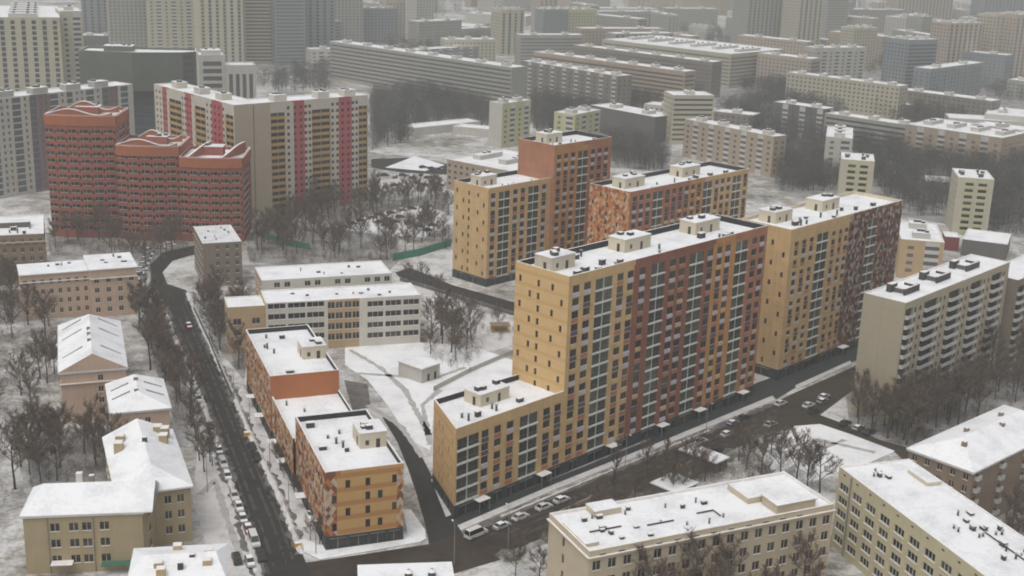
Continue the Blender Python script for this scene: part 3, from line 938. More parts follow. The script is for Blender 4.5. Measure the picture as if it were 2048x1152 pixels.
with_base(b, (-0.6, O2Y), (-0.6, O1Y), [(2 + 5 * i, 5 + 5 * i) for i in range(5)])
with_base(b, (-0.9, 98), (-0.9, O2Y), [(2 + 5 * i, 5 + 5 * i) for i in range(7)])
b.unit(10.5, 12.5, 16.7, 6.0, 7.0, 3.6, seed=6)
b.unit(10.0, O2Y + 13.5, 16.7, 6.2, 7.0, 3.4, seed=7)
b.unit(10.5, O1Y + 2.0, 11.6, 6.0, 5.0, 1.8, seed=12, doors=False)
b.clutter(2, 3, 9, 28, 16.7, 7, 11, 1.2); b.clutter(2, O2Y + 4, 9, 94, 16.7, 6, 12, 1.2); b.clutter(2, O1Y + 6, 8, O2Y - 4, 11.6, 2, 13)
for y in (8, 20, 40, 52, 70, 84):
    cb = MB(); cb.box(-2.3 - (0.9 if y > O2Y else 0.6 if y > O1Y else 0), y, 2.9, -0.065 - (0.9 if y > O2Y else 0.6 if y > O1Y else 0), y + 3, 3.08, 'metal', 'snow_rim'); cb.build('entrance_canopy', b.root)
b.done()

# ------------------------------------------------------------------ schools
b = Building('school_building', 'white school with long window bands and a tan centre panel', 'school', (-74.0, 365.0, 17.5))
def school_cols(L, h):
    cols = []
    for x in [0.8, 8.7, 16.2]: cols.append((x, x + 7.0, [(2.6 + k * 3.4 + 0.9, 2.6 + k * 3.4 + 2.7, 'w3') for k in range(4)], 'white_wall'))
    for x in [24.6, 27.8, 31.4, 34.6]: cols.append((x, x + 2.7, [(1.8 + k * 3.4 + 0.9, 1.8 + k * 3.4 + 2.9, 'w2') for k in range(4)], 'tan_wall'))
    for x in [40.6, 48.0, 55.4]: cols.append((x, x + 6.6, [(1.6 + k * 3.4 + 0.9, 1.6 + k * 3.4 + 2.7, 'w3') for k in range(4)], 'white_wall'))
    return [c for c in cols if c[1] < L]
b.wing(rect(0, 0, 47.8, 14), 15.7, {0: (lambda L, h: [(c[0] * L / 62.6, c[1] * L / 62.6, c[2], c[3]) for c in school_cols(62.6, h)]), 3: grid(3, .45, 4, 3.4, 1.5, .9, 2.8, 'w2')},
       {0: (lambda x: 'tan_wall' if 18.4 < x < 29.4 else 'white_wall'), 3: 'tan_wall', 'all': 'white_wall'}, parapet=0.35, inner='snow_rim')
b.wing(rect(-11.2, 1.5, 0, 12.5), 14.6, {0: grid(2, .4, 4, 3.4, 1.2, .9, 2.8, 'w2'), 3: grid(3, .4, 4, 3.4, 1.2, .9, 2.8, 'w2')}, 'tan_wall', parapet=0.35, inner='snow_rim', skip=(1,))
b.clutter(4, 3, 44, 11, 15.3, 8, 21, 0.8)
b.done()
RSL = 44.0
b = Building('school_building', 'low white rear school wing with a broad snowy roof behind the three-storey school', 'school', (-82.64, 401.8, 19.0, 44.31, 14.34, 12.0))
b.wing(rect(0, 0, RSL, 17), 12.0, {0: grid(13, .55, 3, 3.4, 1.6, .9, 2.6, 'w2', skip=(0, 3, 6, 9)), 3: grid(4, .4, 3, 3.4, 1.6, .9, 2.6, 'w2')}, {3: 'pink', 'all': 'white_wall'}, parapet=0.3, inner='snow_rim')
b.clutter(4, 3, 38, 12, 11.6, 6, 22, 0.8)
b.done()

# ------------------------------------------------------------------ panel slab on the right
b = Building('panel_block', 'cream panel block with blank end wall, columns of white balconies and three dark roof boxes', 'apartment block', (105.28, 325.34, 46.5))
wc = []
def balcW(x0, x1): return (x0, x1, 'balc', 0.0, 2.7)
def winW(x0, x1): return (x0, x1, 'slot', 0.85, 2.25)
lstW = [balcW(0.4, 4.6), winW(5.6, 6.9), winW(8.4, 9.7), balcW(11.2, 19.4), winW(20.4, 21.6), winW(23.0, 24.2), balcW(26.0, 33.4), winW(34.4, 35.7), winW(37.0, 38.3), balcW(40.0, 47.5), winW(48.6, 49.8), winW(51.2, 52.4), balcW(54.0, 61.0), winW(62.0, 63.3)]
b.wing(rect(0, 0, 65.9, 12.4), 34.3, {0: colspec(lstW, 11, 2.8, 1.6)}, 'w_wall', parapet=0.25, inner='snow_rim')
for i, x in enumerate((7, 26, 45)):
    ub = MB()
    ub.box(x, 4, 34.05, x + 8.5, 4.5, 35.9, 'vent', 'snow_rim'); ub.box(x, 8.0, 34.05, x + 3.2, 9.6, 36.3, 'vent', 'snow_rim')
    ub.box(x + 6.0, 4.5, 34.05, x + 8.5, 7.5, 36.0, 'vent', 'snow_rim'); ub.box(x + 1.5, 4.503, 34.05, x + 6.0, 8.0, 35.3, 'far_dark', 'snow')
    ub.build('rooftop_unit', b.roofs[-1][1])
b.done()
b = Building('panel_block', 'pale low end block set beyond the cream panel block, its balconies facing the trees', 'apartment block', (153.5, 372.0, 46.5))
b.wing(rect(0, 0, 40, 12), 29.0, {0: colspec([balcW(0.6, 5.6), winW(7, 8.2), balcW(10, 16), winW(18, 19.2), balcW(21, 27), winW(29, 30.2)], 9, 2.8, 1.6)}, 'taupe', parapet=0.25, inner='snow_rim')
b.done()

# ------------------------------------------------------------------ bottom foreground
b = Building('public_building', 'warm stone building along the bottom edge with many small vents on its snowy roof', 'institution', (16.09, 213.23, 25.0, 40.85, 17.03, 17.0))
b.wing(rect(0, 0, 56.5, 17.0), 17.0, {0: grid(17, .5, 4, 3.6, 1.0, 1.0, 2.9, 'w2'), 3: [(6, 7, [(1.0 + k * 3.6 + 1, 1.0 + k * 3.6 + 3.0, 'slot') for k in range(4)], None)]}, 'p_wall', parapet=0.5, inner='snow_rim')
cb = MB(); cb.box(-0.35, -0.45, 15.4, 56.85, -0.003, 15.75, 'p_wall', 'snow_rim'); cb.box(-0.45, 0.003, 15.4, -0.003, 17.3, 15.75, 'p_wall', 'snow_rim'); cb.build('cornice', b.root)
for i in range(12):
    vb = MB(); vb.box(2.2 + i * 4.1, -0.10, 15.85, 3.5 + i * 4.1, -0.003, 16.15, 'vent', 'snow_rim'); vb.build('attic_vent', b.root)
ub = MB(); ub.box(43.2, 1.2, 16.5, 52.6, 6.4, 18.3, 'p_wall', 'snow', False); ub.box(42.9, 0.9, 18.303, 52.9, 6.7, 18.5, 'p_wall', 'snow'); ub.build('rooftop_unit', b.roofs[-1][1])
ub = MB(); ub.box(0.4, 2.5, 16.5, 3.4, 12.0, 17.2, 'p_wall', 'snow'); ub.box(8, 13.0, 16.5, 14, 17.0, 17.7, 'p_wall', 'snow'); ub.build('rooftop_unit', b.roofs[-1][1])
ub = MB(); ub.box(40.3, 7.2, 16.5, 44.4, 14.6, 17.7, 'p_wall', 'snow'); ub.build('rooftop_unit', b.roofs[-1][1])
for (x0, y0, x1, y1) in ((4, 7.5, 11, 7.7), (16, 6.0, 22, 6.2), (28, 7.0, 32, 7.2), (31.8, 4.5, 32.0, 7.0)):
    pb = MB(); pb.box(x0, y0, 16.5, x1, y1, 16.85, 'vent', 'snow_rim'); pb.build('roof_duct', b.roofs[-1][1])
b.clutter(5, 2, 33, 15, 16.4, 22, 31, 0.8)
b.done()

b = Building('public_building', 'yellow-grey building at the bottom right corner whose snowy roof runs out of the picture', 'institution', (71.71, 252.13, -71.8, 70.0, 10.67, 18.7))
LQ = 17.5
b.wing(rect(0, 0, 66.0, LQ), 18.7, {0: grid(13, .66, 5, 3.05, 0.8, 0.9, 2.6, 'w3', skip=()), 3: grid(4, .4, 5, 3.05, 0.8, 0.9, 2.5, 'w2')}, 'q_wall', parapet=0.15, inner='snow_rim', cap='snow_rim')
for i in range(14):
    vb = MB(); vb.box(2.0 + i * 4.9, -0.06, 17.5, 2.7 + i * 4.9, -0.003, 17.85, 'vent'); vb.build('attic_vent', b.root)
pb = MB(); pb.tube((5.2, -0.25, 0), (5.2, -0.25, 18.3), 0.16, 0.16, 'metal', 6); pb.build('drainpipe', b.root)
pb = MB(); pb.box(34, 11.2, 18.55, 62, 11.5, 18.9, 'vent', 'snow_rim'); pb.build('roof_duct', b.roofs[-1][1])
pb = MB(); pb.box(6, 13, 18.55, 13, 16.5, 19.3, 'cream', 'snow'); pb.build('rooftop_unit', b.root)
b.clutter(3, 2, 12, 8, 18.55, 5, 41, 0.9); b.clutter(26, 5, 46, 15, 18.55, 22, 42, 0.9)
b.done()

b = Building('brick_building', 'brown brick building with a snowy hipped roof beside the bottom right building', 'house', (103.25, 258.86, 42.0, 22.79, 13.05, 15.0))
b.wing(rect(0, 0, 44, 16), 15.0, {0: grid(12, .42, 5, 2.9, 0.6, .9, 2.4, 'balc', skip=(1, 2, 4, 5, 7, 8, 10, 11)), 3: grid(5, .35, 5, 2.9, 0.6, .9, 2.3, 'w2')}, 'brown_brick', parapet=0.0)
def hip(b, x0, y0, x1, y1, z, rise, m='snow', axis='x', hip0=1.0, hip1=1.0, over=0.5, name='roof', under='metal', z2=None):
    """Pitched roof over a rectangle: ridge along the axis; hip share 0 gives a gable end."""
    x0, y0, x1, y1 = x0 - over, y0 - over, x1 + over, y1 + over
    r = MB()
    def T(p):
        return p if axis == 'x' else (p[1], p[0], p[2])
    if axis != 'x':
        x0, y0, x1, y1 = y0, x0, y1, x1
    ym = (y0 + y1) / 2
    hw = (y1 - y0) / 2
    a, c = (x0 + hw * hip0, ym, z + rise), (x1 - hw * hip1, ym, z + rise)
    e = 0.22
    A, B_, C_, D = (x0, y0, z), (x1, y0, z), (x1, y1, z), (x0, y1, z)
    for f, mm in (([A, B_, c, a], m), ([C_, D, a, c], m), ([B_, C_, c], m if hip1 > .01 else under), ([D, A, a], m if hip0 > .01 else under)):
        r.face([T(p) for p in f], mm)
    for p, q in ((A, B_), (B_, C_), (C_, D), (D, A)):
        r.face([T((p[0], p[1], z - e)), T((q[0], q[1], z - e)), T(q), T(p)], 'snow_rim')
    r.face([T((p[0], p[1], z - e)) for p in (D, C_, B_, A)], under)
    o = r.build(name, b.root)
    b.roofs.append((z + rise * .8, o))
    return o
hip(b, 0.0, 0.0, 44, 16, 15.62, 3.4, 'snow')
def chimney(b, x, y, z, s=0.6, h=1.4, m='taupe'):
    c = MB(); c.box(x - s, y - s, z, x + s, y + s, z + h, m, 'snow_rim'); c.build('chimney', b.roof_at(z))
for (x, y) in ((6, 6), (14, 10), (24, 6.5), (30, 10)):
    chimney(b, x, y, 16.6, 0.5, 2.6, 'brown_brick')
b.done()

# ------------------------------------------------------------------ houses on the left
def seams(b, x0, x1, y0, y1, z, rise, xs, axis='y'):
    """Snow guards on a pitched roof: low dark battens from eave towards ridge."""
    for k, t in enumerate(xs):
        for sgn in (-1, 1):
            s = MB()
            xm, hw = (x0 + x1) / 2, (x1 - x0) / 2
            a, c = xm + sgn * hw * 0.92, xm + sgn * hw * 0.28
            za, zc = z + rise * 0.08, z + rise * 0.72
            s.face([(a, t - .3, za + .3), (a, t + .3, za + .3), (c, t + .3, zc + .3), (c, t - .3, zc + .3)], 'metal')
            s.face([(a, t - .3, za - .1), (a, t - .3, za + .3), (c, t - .3, zc + .3), (c, t - .3, zc - .1)], 'metal')
            s.face([(a, t + .3, za - .1), (c, t + .3, zc - .1), (c, t + .3, zc + .3), (a, t + .3, za + .3)], 'metal')
            s.build('snow_guard', b.roof_at(z + rise))

b = Building('gabled_house', 'long peach house with a snowy gabled roof, its peach gable wall facing the camera', 'house', (-115.0, 305.0, 19.5))
b.wing(rect(0, 0, 16.2, 39.5), 13.5, {0: [(9.2, 10.4, [(1 + k * 3.1 + .8, 1 + k * 3.1 + 2.3, 'w2') for k in range(4)], None)], 1: grid(9, .4, 4, 3.1, .8, .9, 2.5, 'w2'), 3: grid(9, .4, 4, 3.1, .8, .9, 2.5, 'w2')}, 'pink', parapet=0.0)
o = hip(b, 0, 0, 16.2, 39.5, 14.1, 4.6, 'snow', axis='y', hip0=0.0, hip1=0.7, under='pink')
gm = MB(); gm.face([(0.0, -0.05, 13.4), (16.2, -0.05, 13.4), (8.1, -0.05, 18.3)], 'pink'); gm.face([(0.0, 0.1, 13.4), (8.1, 0.1, 18.3), (16.2, 0.1, 13.4)], 'pink')
gm.build('gable', b.root)
seams(b, 0, 16.2, 0, 39, 14.1, 4.6, (9, 24, 33))
for y in (11, 16.5, 21): chimney(b, 7.6, y, 18.2, 0.45, 1.0, 'taupe')
cn = MB(); cn.box(-0.3, -0.55, 10.6, 16.5, -0.006, 10.85, 'pink', 'snow_rim'); cn.build('cornice', b.root)
b.done()
b = Building('hipped_house', 'smaller peach house under a snowy hipped roof against the long gabled house', 'house', (-95.8, 285.4, 20.5))
b.wing(rect(0, 0, 13.6, 20.0), 11.0, {0: [(5.6, 6.8, [(1 + k * 3.1 + .8, 1 + k * 3.1 + 2.3, 'w2') for k in range(3)], None), (7.8, 9.0, [(1 + k * 3.1 + .8, 1 + k * 3.1 + 2.3, 'w2') for k in range(3)], None)], 3: grid(4, .35, 3, 3.1, .8, .9, 2.4, 'w2'), 1: grid(4, .35, 3, 3.1, .8, .9, 2.4, 'w2')}, 'pink', parapet=0.0)
hip(b, 0, 0, 13.6, 20.0, 11.6, 2.9, 'snow', axis='y', hip0=0.75, hip1=0.35)
seams(b, 0, 13.6, 0, 20, 11.6, 2.9, (7.5, 13.5))
chimney(b, 6.8, 14, 14.2, 0.5, 1.0); chimney(b, 6.4, 6.5, 14.0, 0.5, 0.9)
b.done()

b = Building('ochre_house', 'ochre three-storey L-shaped house with brown windows under a deep snowy roof', 'house', (-95.3, 227.6, 9.3))
def ochre_cols(L, h):
    return [(x, x + 1.75, [(1.4 + k * 3.55 + .8, 1.4 + k * 3.55 + 2.5, 'w2') for k in range(3)], None) for x in (5.1, 8.7, 11.2, 14.6)]
b.wing(rect(0, 0, 22.9, 12.5), 12.5, {0: ochre_cols, 3: grid(3, .3, 3, 3.5, 1.4, .8, 2.4, 'w2')}, 'ochre', parapet=0.0)
hip(b, 0, 0, 24.5, 12.5, 13.1, 3.8, 'snow', axis='x', hip0=0.55, hip1=0.0)
for x in (4.6, 13.3): 
    dp = MB(); dp.tube((x, -0.16, 0), (x, -0.16, 12.4), 0.09, 0.09, 'metal', 6); dp.build('drainpipe', b.root)
cv = MB(); cv.box(5.0, -2.2, 2.6, 9.2, -0.006, 2.85, 'metal', 'snow_rim'); cv.build('entrance_canopy', b.root)
cv = MB(); cv.box(14.6, -1.9, 2.0, 21.0, -0.006, 2.2, 'green_roof', 'green_roof'); cv.build('entrance_canopy', b.root)
ca, sa = math.cos(R(13.0)), math.sin(R(13.0))
def wl(x, y): return (24.2 + x * ca - y * sa, 10.0 + x * sa + y * ca)
wpoly = [wl(0, 0), wl(7.4, 0), wl(7.4, 31), wl(-7.4, 31), wl(-7.4, 0), wl(-2.5, 0)]
opoly = [(22.9, 0.3), wl(0, 0), wl(-2.5, 1.0), (20.0, 10.0)]
b.facade((22.9, 0.02), wl(0, 0), -0.5, 12.5, [(4.4, 6.4, [(1.6 + k * 3.5 + .8, 1.6 + k * 3.5 + 2.5, 'w2') for k in range(3)], None)], 'ochre')
b.facade(wl(0, 0), wl(7.4, 0), -0.5, 12.5, [(2.0, 3.3, [(1.6 + k * 3.5 + .8, 1.6 + k * 3.5 + 2.5, 'w2') for k in range(3)], None), (4.6, 5.9, [(1.6 + k * 3.5 + .8, 1.6 + k * 3.5 + 2.5, 'w2') for k in range(3)], None)], 'ochre')
b.facade(wl(7.4, 0), wl(7.4, 31), -0.5, 12.5, grid(8, .35, 3, 3.5, 1.6, .8, 2.5, 'w2')(31, 12.5), 'ochre')
b.facade(wl(7.4, 31), wl(-7.4, 31), -0.5, 12.5, [], 'ochre')
b.facade(wl(-7.4, 31), wl(-7.4, 3), -0.5, 12.5, grid(7, .35, 3, 3.5, 1.6, .8, 2.5, 'w2')(28, 12.5), 'ochre')
rf = MB()
def wz(x, y, z): return (*wl(x, y), z)
e, rz_ = 12.9, 16.6
for f in ([wz(7.9, -0.5, e), wz(7.9, 31.5, e), wz(0, 31.5, rz_), wz(0, 5, rz_)], [wz(0, 31.5, rz_), wz(-7.9, 31.5, e), wz(-7.9, -2, e), wz(0, 5, rz_)],
          [wz(-1.2, -1.0, e + .2), wz(7.9, -0.5, e), wz(0, 5, rz_)], [(22.6, -0.55, 13.1), wz(-1.2, -1.0, e + .2), wz(0, 5, rz_), wz(-7.9, -2, e)]):
    rf.face(f, 'snow')
rf.face([wz(-7.9, 31.4, e - .2), wz(7.9, 31.4, e - .2), wz(0, 31.4, rz_)][::-1], 'ochre')
for p, q in ((wz(7.9, -0.5, e), wz(7.9, 31.5, e)), (wz(-1.2, -1.0, e + .2), wz(7.9, -0.5, e)), ((22.6, -0.55, 13.1), wz(-1.2, -1.0, e + .2)), (wz(-7.9, 31.5, e), wz(-7.9, -2, e))):
    rf.face([(p[0], p[1], p[2] - .4), (q[0], q[1], q[2] - .4), q, p], 'snow_rim')
ochre_roof = rf.build('roof', b.root)
for (x, y) in ((-4.5, 24.0), (-5.2, 20.0), (4.0, 27.0), (5.4, 25.5), (4.6, 21.5)):
    c = wl(x, y); cc = MB(); cc.box(c[0] - .9, c[1] - 1.1, 13.6, c[0] + .9, c[1] + 1.1, 16.2, 'ochre', 'snow_rim'); cc.build('dormer', ochre_roof)
chimney(b, 9.5, 9.5, 15.0, 0.6, 2.6, 'white_wall'); chimney(b, 12.0, 9.0, 15.0, 0.5, 2.2, 'taupe'); c = wl(0.2, 18); chimney(b, c[0], c[1], 16.0, 0.5, 1.5, 'vent')
FOOT.append([b.world(wl(*p)) for p in ((-8, 0), (8, 0), (8, 32), (-8, 32))])
b.done()

SHL = 17.0
b = Building('snowy_house', 'house cut by the bottom edge, only its snowy chimneyed roof in view', 'house', (-68.09, 206.7, 11.0, 18.2, 13.5, 10.0))
b.wing(rect(0, 0, SHL, 13.5), 10.0, {0: grid(5, .4, 3, 3.1, .6, .9, 2.4, 'w2')}, 'ochre', parapet=0.0)
hip(b, 0, 0, SHL, 13.5, 10.6, 2.2, 'snow', axis='x', hip0=0.3, hip1=0.3)
for (x, y) in ((5.0, 4.0), (5.6, 1.6), (13.8, 4.0), (13.9, 8.0), (8.0, 10.5)):
    chimney(b, x, y, 11.2, 0.8, 1.6, 'tan_wall')
for (x, y) in ((11.0, 6.0), (9.0, 3.0)): chimney(b, x, y, 11.6, 0.5, 1.4, 'vent')
b.done()
b = Building('snowy_house', 'low house at the bottom edge whose snowy roof bears two round vents', 'house', (-25.83, 214.08, 8.0, 16.26, 5.66, 9.0))
b.wing(rect(-1, -6, 16.5, 5), 9.0, {}, 'white_wall', parapet=0.0)
for x in (8.2, 12.6):
    c = MB(); c.tube((x, 0, 9.3), (x, 0, 10.4), 0.75, 0.75, 'vent', 10); c.tube((x, 0, 10.4), (x, 0, 10.9), 0.9, 0.3, 'snow_rim', 10); c.build('roof_vent', b.root)
b.done()

b = Building('plaster_house', 'pinkish two-part house with plain snowy roof and cornice behind the gabled house', 'house', (-156.58, 387.38, 24.0, 21.39, 12.0, 15.0))
b.wing(rect(0, 0, 21.0, 13), 15.0, {0: grid(8, .38, 4, 3.3, .8, 1.0, 2.6, 'w2')}, 'pink', parapet=0.0)
b.wing(rect(21.0, -3.5, 35.5, 15), 16.0, {0: grid(4, .36, 4, 3.3, .8, 1.0, 2.6, 'w2'), 1: grid(4, .36, 4, 3.3, .8, 1.0, 2.6, 'w2')}, 'pink', parapet=0.0)
cn = MB(); cn.box(-.3, -.5, 12.4, 20.9, -.006, 12.65, 'white_wall', 'snow_rim'); cn.box(20.7, -4.0, 13.0, 35.9, -3.506, 13.25, 'white_wall', 'snow_rim'); cn.build('cornice', b.root)
b.clutter(3, 3, 18, 10, 15.3, 4, 51, .8); b.clutter(24, 2, 33, 12, 15.9, 5, 52, 1.2)
b.done()
b = Building('grey_building', 'small taupe building with a thinly snowed grey roof at the bend of the street', 'house', (-109.27, 431.81, 21.0, 14.61, 41.19, 16.0))
b.wing(rect(0, 0, 13.6, 26), 16.0, {0: grid(4, .3, 5, 3.0, .6, 1.0, 2.5, 'w2', skip=(0,)), 3: grid(7, .3, 5, 3.0, .6, 1.0, 2.5, 'w2')}, 'taupe', parapet=0.3, roof='snow_thin', inner='snow_rim')
b.clutter(2, 2, 12, 24, 15.6, 8, 53, .7)
b.done()
b = Building('brown_house', 'brown house cut by the left edge, with a snowy flat roof and dark ventilation boxes', 'house', (-180.93, 424.59, 20.0, 13.91, 49.39, 18.0))
b.wing(rect(0, 0, 17.5, 30), 18.0, {0: grid(6, .35, 5, 3.2, 1.0, 1.0, 2.6, 'w2'), 1: grid(8, .35, 5, 3.2, 1.0, 1.0, 2.6, 'w2')}, 'brown_brick', parapet=0.25, inner='snow_rim')
cn = MB(); cn.box(-.4, -.4, 15.0, 17.9, -.006, 15.4, 'ochre', 'snow_rim'); cn.build('cornice', b.root)
ub = MB(); ub.box(2, 12, 17.75, 13, 16, 19.6, 'far_dark', 'snow'); ub.build('rooftop_unit', b.roofs[-1][1])
b.clutter(3, 2, 14, 10, 17.75, 6, 54, 1.2)
b.done()

# --- hut in the schoolyard
b = Building('garden_hut', 'small grey hut with a white roof standing alone in the snowy schoolyard', 'hut', (-25.0, 343.0, 50.0))
b.wing(rect(0, 0, 7.4, 9.6), 4.3, {0: [(2.2, 3.3, [(0.1, 2.3, 'slot')], None), (5.0, 6.1, [(0.1, 2.3, 'slot')], None)]}, 'far_pale', parapet=0.0)
b.done()
b = Building('playground_shelter', 'yellow and brown open shelter on the snow slope behind the tallest block', 'shelter', (-6.0, 391.0, 10.0))
for x in (0, 5.4):
    b.w.box(x, 0, 0, x + .25, .25, 2.4, 'sign_yellow'); b.w.box(x, 3, 0, x + .25, 3.25, 2.4, 'sign_yellow')
b.w.box(0.25, 3.05, 0, 5.4, 3.2, 1.6, 'sign_yellow')
rb = MB(); rb.box(-.4, -.4, 2.403, 6.05, 3.7, 2.6, 'brown_brick', 'brown_brick'); rb.build('roof', b.root)
b.done()

# ------------------------------------------------------------------ middle distance: red towers, striped block, offices
b = Building('wavy_tower_block', 'brick-red stepped towers with bowed fronts and wave-shaped snowy roof crests', 'apartment block', (-186.0, 496.0, 4.0))
XS = 77.0 / 84.0
def bow(x0, x1, y0, depth, back, n):
    return [(x0 + (x1 - x0) * i / n, y0 - depth * math.sin(math.pi * i / n)) for i in range(n + 1)] + [(x1, back), (x0, back)]
def loggias(fl, z0=2.0):
    def f(L, h):
        return [(L * .03, L * .70, [(z0 + k * 3.0 + .1, z0 + k * 3.0 + 2.8, 'loggia') for k in range(fl)], None), (L * .78, L * .94, [(z0 + k * 3.0 + .9, z0 + k * 3.0 + 2.4, 'slot') for k in range(fl)], None)]
    return f
def crest(b, x0, x1, y, z, amp, ph, n=28, th=0.5, low=0.0):
    c = MB()
    for i in range(n):
        t0, t1 = i / n, (i + 1) / n
        def hh(t): return z + low + amp * (0.5 - 0.5 * math.cos(2 * math.pi * (t * 1.15 + ph)))
        a0, a1 = x0 + (x1 - x0) * t0, x0 + (x1 - x0) * t1
        def yb(t): return y - 1.3 * math.sin(math.pi * t)
        c.face([(a0, yb(t0), z - .6), (a1, yb(t1), z - .6), (a1, yb(t1), hh(t1)), (a0, yb(t0), hh(t0))], 'wavy_orange')
        c.face([(a1, yb(t1) + th, z - .6), (a0, yb(t0) + th, z - .6), (a0, yb(t0) + th, hh(t0)), (a1, yb(t1) + th, hh(t1))], 'wavy_red')
        c.face([(a0, yb(t0) - .25, hh(t0) + .02), (a1, yb(t1) - .25, hh(t1) + .02), (a1, yb(t1) + th + .3, hh(t1) + .02), (a0, yb(t0) + th + .3, hh(t0) + .02)], 'snow_rim')
        c.face([(a0, yb(t0) - .25, hh(t0) - .25), (a1, yb(t1) - .25, hh(t1) - .25), (a1, yb(t1) - .25, hh(t1) + .02), (a0, yb(t0) - .25, hh(t0) + .02)], 'snow_rim')
    c.build('roof_crest', b.root)
for (x0, x1, y0, hgt, fl, n, bk) in ((0, 30 * XS, 0, 49.5, 15, 6, 22), (30.2 * XS, 57 * XS, -3.0, 38.5, 11, 5, 20), (57.2 * XS, 77, -4.0, 34.5, 10, 6, 20)):
    poly = bow(x0, x1, y0, 1.9, bk, n)
    sp = {i: loggias(fl) for i in range(n)}
    sp[n] = loggias(fl)
    b.wing(poly, hgt, sp, (lambda x: 'wavy_red'), parapet=1.2, cap='snow_rim', inner='wavy_red')
    ring = MB()
    for i in range(n + 1):
        p, q = poly[i], poly[(i + 1) % len(poly)]
        L = math.hypot(q[0] - p[0], q[1] - p[1]); nx, ny = (q[1] - p[1]) / L * .35, -(q[0] - p[0]) / L * .35
        ring.face([(p[0] + nx, p[1] + ny, hgt - 4.2), (q[0] + nx, q[1] + ny, hgt - 4.2), (q[0] + nx, q[1] + ny, hgt - .3), (p[0] + nx, p[1] + ny, hgt - .3)], 'wavy_orange')
        ring.face([(p[0] + nx, p[1] + ny, hgt - .3), (q[0] + nx, q[1] + ny, hgt - .3), (*q, hgt - .3), (*p, hgt - .3)], 'snow_rim')
    ring.build('crown_band', b.root)
crest(b, 0.2, 26 , 0.9, 49.5, 2.3, 0.08); crest(b, 6, 26.5, 11, 49.5, 3.2, 0.1, low=.8)
crest(b, 28, 51.5, -1.9, 38.5, 2.3, 0.08); crest(b, 34, 51.5, 9, 38.5, 3.4, 0.12, low=.9)
for x in (55.0, 68.5):
    c = MB()
    for i in range(12):
        t0, t1 = i / 12, (i + 1) / 12
        def hq(t): return 34.5 + 3.6 * math.sin(t * math.pi / 2) ** 1.4
        def xq(t): return x + 7.0 * t
        def yq(t): return -5.0 + 17 * t
        c.face([(xq(t0), yq(t0), 33.5), (xq(t1), yq(t1), 33.5), (xq(t1), yq(t1), hq(t1)), (xq(t0), yq(t0), hq(t0))], 'wavy_red')
        c.face([(xq(t0), yq(t0), hq(t0)), (xq(t1), yq(t1), hq(t1)), (xq(t1) + .8, yq(t1), hq(t1)), (xq(t0) + .8, yq(t0), hq(t0))], 'snow_rim')
        c.face([(xq(t0) + .8, yq(t0), 33.5), (xq(t1) + .8, yq(t1), 33.5), (xq(t1) + .8, yq(t1), hq(t1)), (xq(t0) + .8, yq(t0), hq(t0))], 'wavy_red')
    c.build('roof_crest', b.root)
b.unit(60, 6, 33.3, 8, 6, 3.4, 'wavy_red', doors=False); b.unit(10, 8, 48.3, 9, 6, 3.0, 'wavy_red', doors=False); b.unit(38, 6, 37.3, 8, 6, 3, 'wavy_red', doors=False)
b.done()

b = Building('striped_panel_block', 'tall corner block striped in raspberry red, ochre and pale panels, with a blank beige corner', 'apartment block', (-120.0, 535.0, 41.0))
SF = 2.9
def stripes(segs, fl=16, z0=1.5):
    def f(L, h):
        cols = []
        for (a, c, kind) in segs:
            xa, xb = a * L, c * L
            if kind == 'o':
                cols.append((xa + .1, xb - .1, [(z0 + k * SF, z0 + k * SF + 2.75, 'ochre') for k in range(fl - 1)], 'stripe_pale'))
            else:
                m = (xa + xb) / 2
                n = 1 if xb - xa < 4 else 2
                for i in range(n):
                    cx = xa + (xb - xa) * (i + .5) / n
                    cols.append((cx - .65, cx + .65, [(z0 + k * SF + .9, z0 + k * SF + 2.3, 'slot') for k in range(fl)], 'stripe_red' if kind == 'r' else 'stripe_pale'))
        return cols
    return f
segR = [(0.0, .14, 'o'), (.14, .21, 'p'), (.21, .33, 'r'), (.33, .41, 'p'), (.41, .60, 'o'), (.60, .70, 'p'), (.70, .82, 'r'), (.82, .90, 'p'), (.90, .995, 'o')]
segL = [(.01, .1, 'p'), (.10, .18, 'r'), (.20, .36, 'o'), (.36, .42, 'p'), (.42, .5, 'r'), (.53, .66, 'o'), (.66, .75, 'p'), (.75, .85, 'r'), (.85, .9, 'p'), (.9, .99, 'o')]
def wallOf(segs, L, off=0.0, before=None):
    def f(x):
        t = (x - off) / L
        if t < 0: return before
        for a, c, k in segs:
            if a <= t <= c: return 'stripe_red' if k == 'r' else 'stripe_pale'
        return 'stripe_pale'
    return f
LR, LL = 50.5, 76.0
rs = stripes(segR)
b.wing([(0, 0), (68, 0), (68, 14), (14, 14), (14, 76), (0, 76)], 49.6,
       {0: (lambda L, h: [(c[0] + 17.5, c[1] + 17.5, c[2], c[3]) for c in rs(LR, h)]), 5: stripes(segL), 1: grid(3, .3, 16, SF, 1.5, .9, 2.3, 'slot')},
       {0: wallOf(segR, LR, 17.5, 'beige'), 5: wallOf(segL, LL), 'all': 'stripe_pale'}, parapet=0.5, inner='snow_rim')
sm = MB(); sm.box(9.0, -0.12, 0, 9.5, -0.003, 49.0, 'taupe'); sm.build('seam_cover', b.root)
for x in (22, 44, 58): b.unit(x, 4, 49.1, 6, 5, 2.6, 'stripe_pale', doors=False)
for y in (18, 38, 60): b.unit(4, y, 49.1, 5, 6, 2.6, 'stripe_pale', doors=False)
b.done()

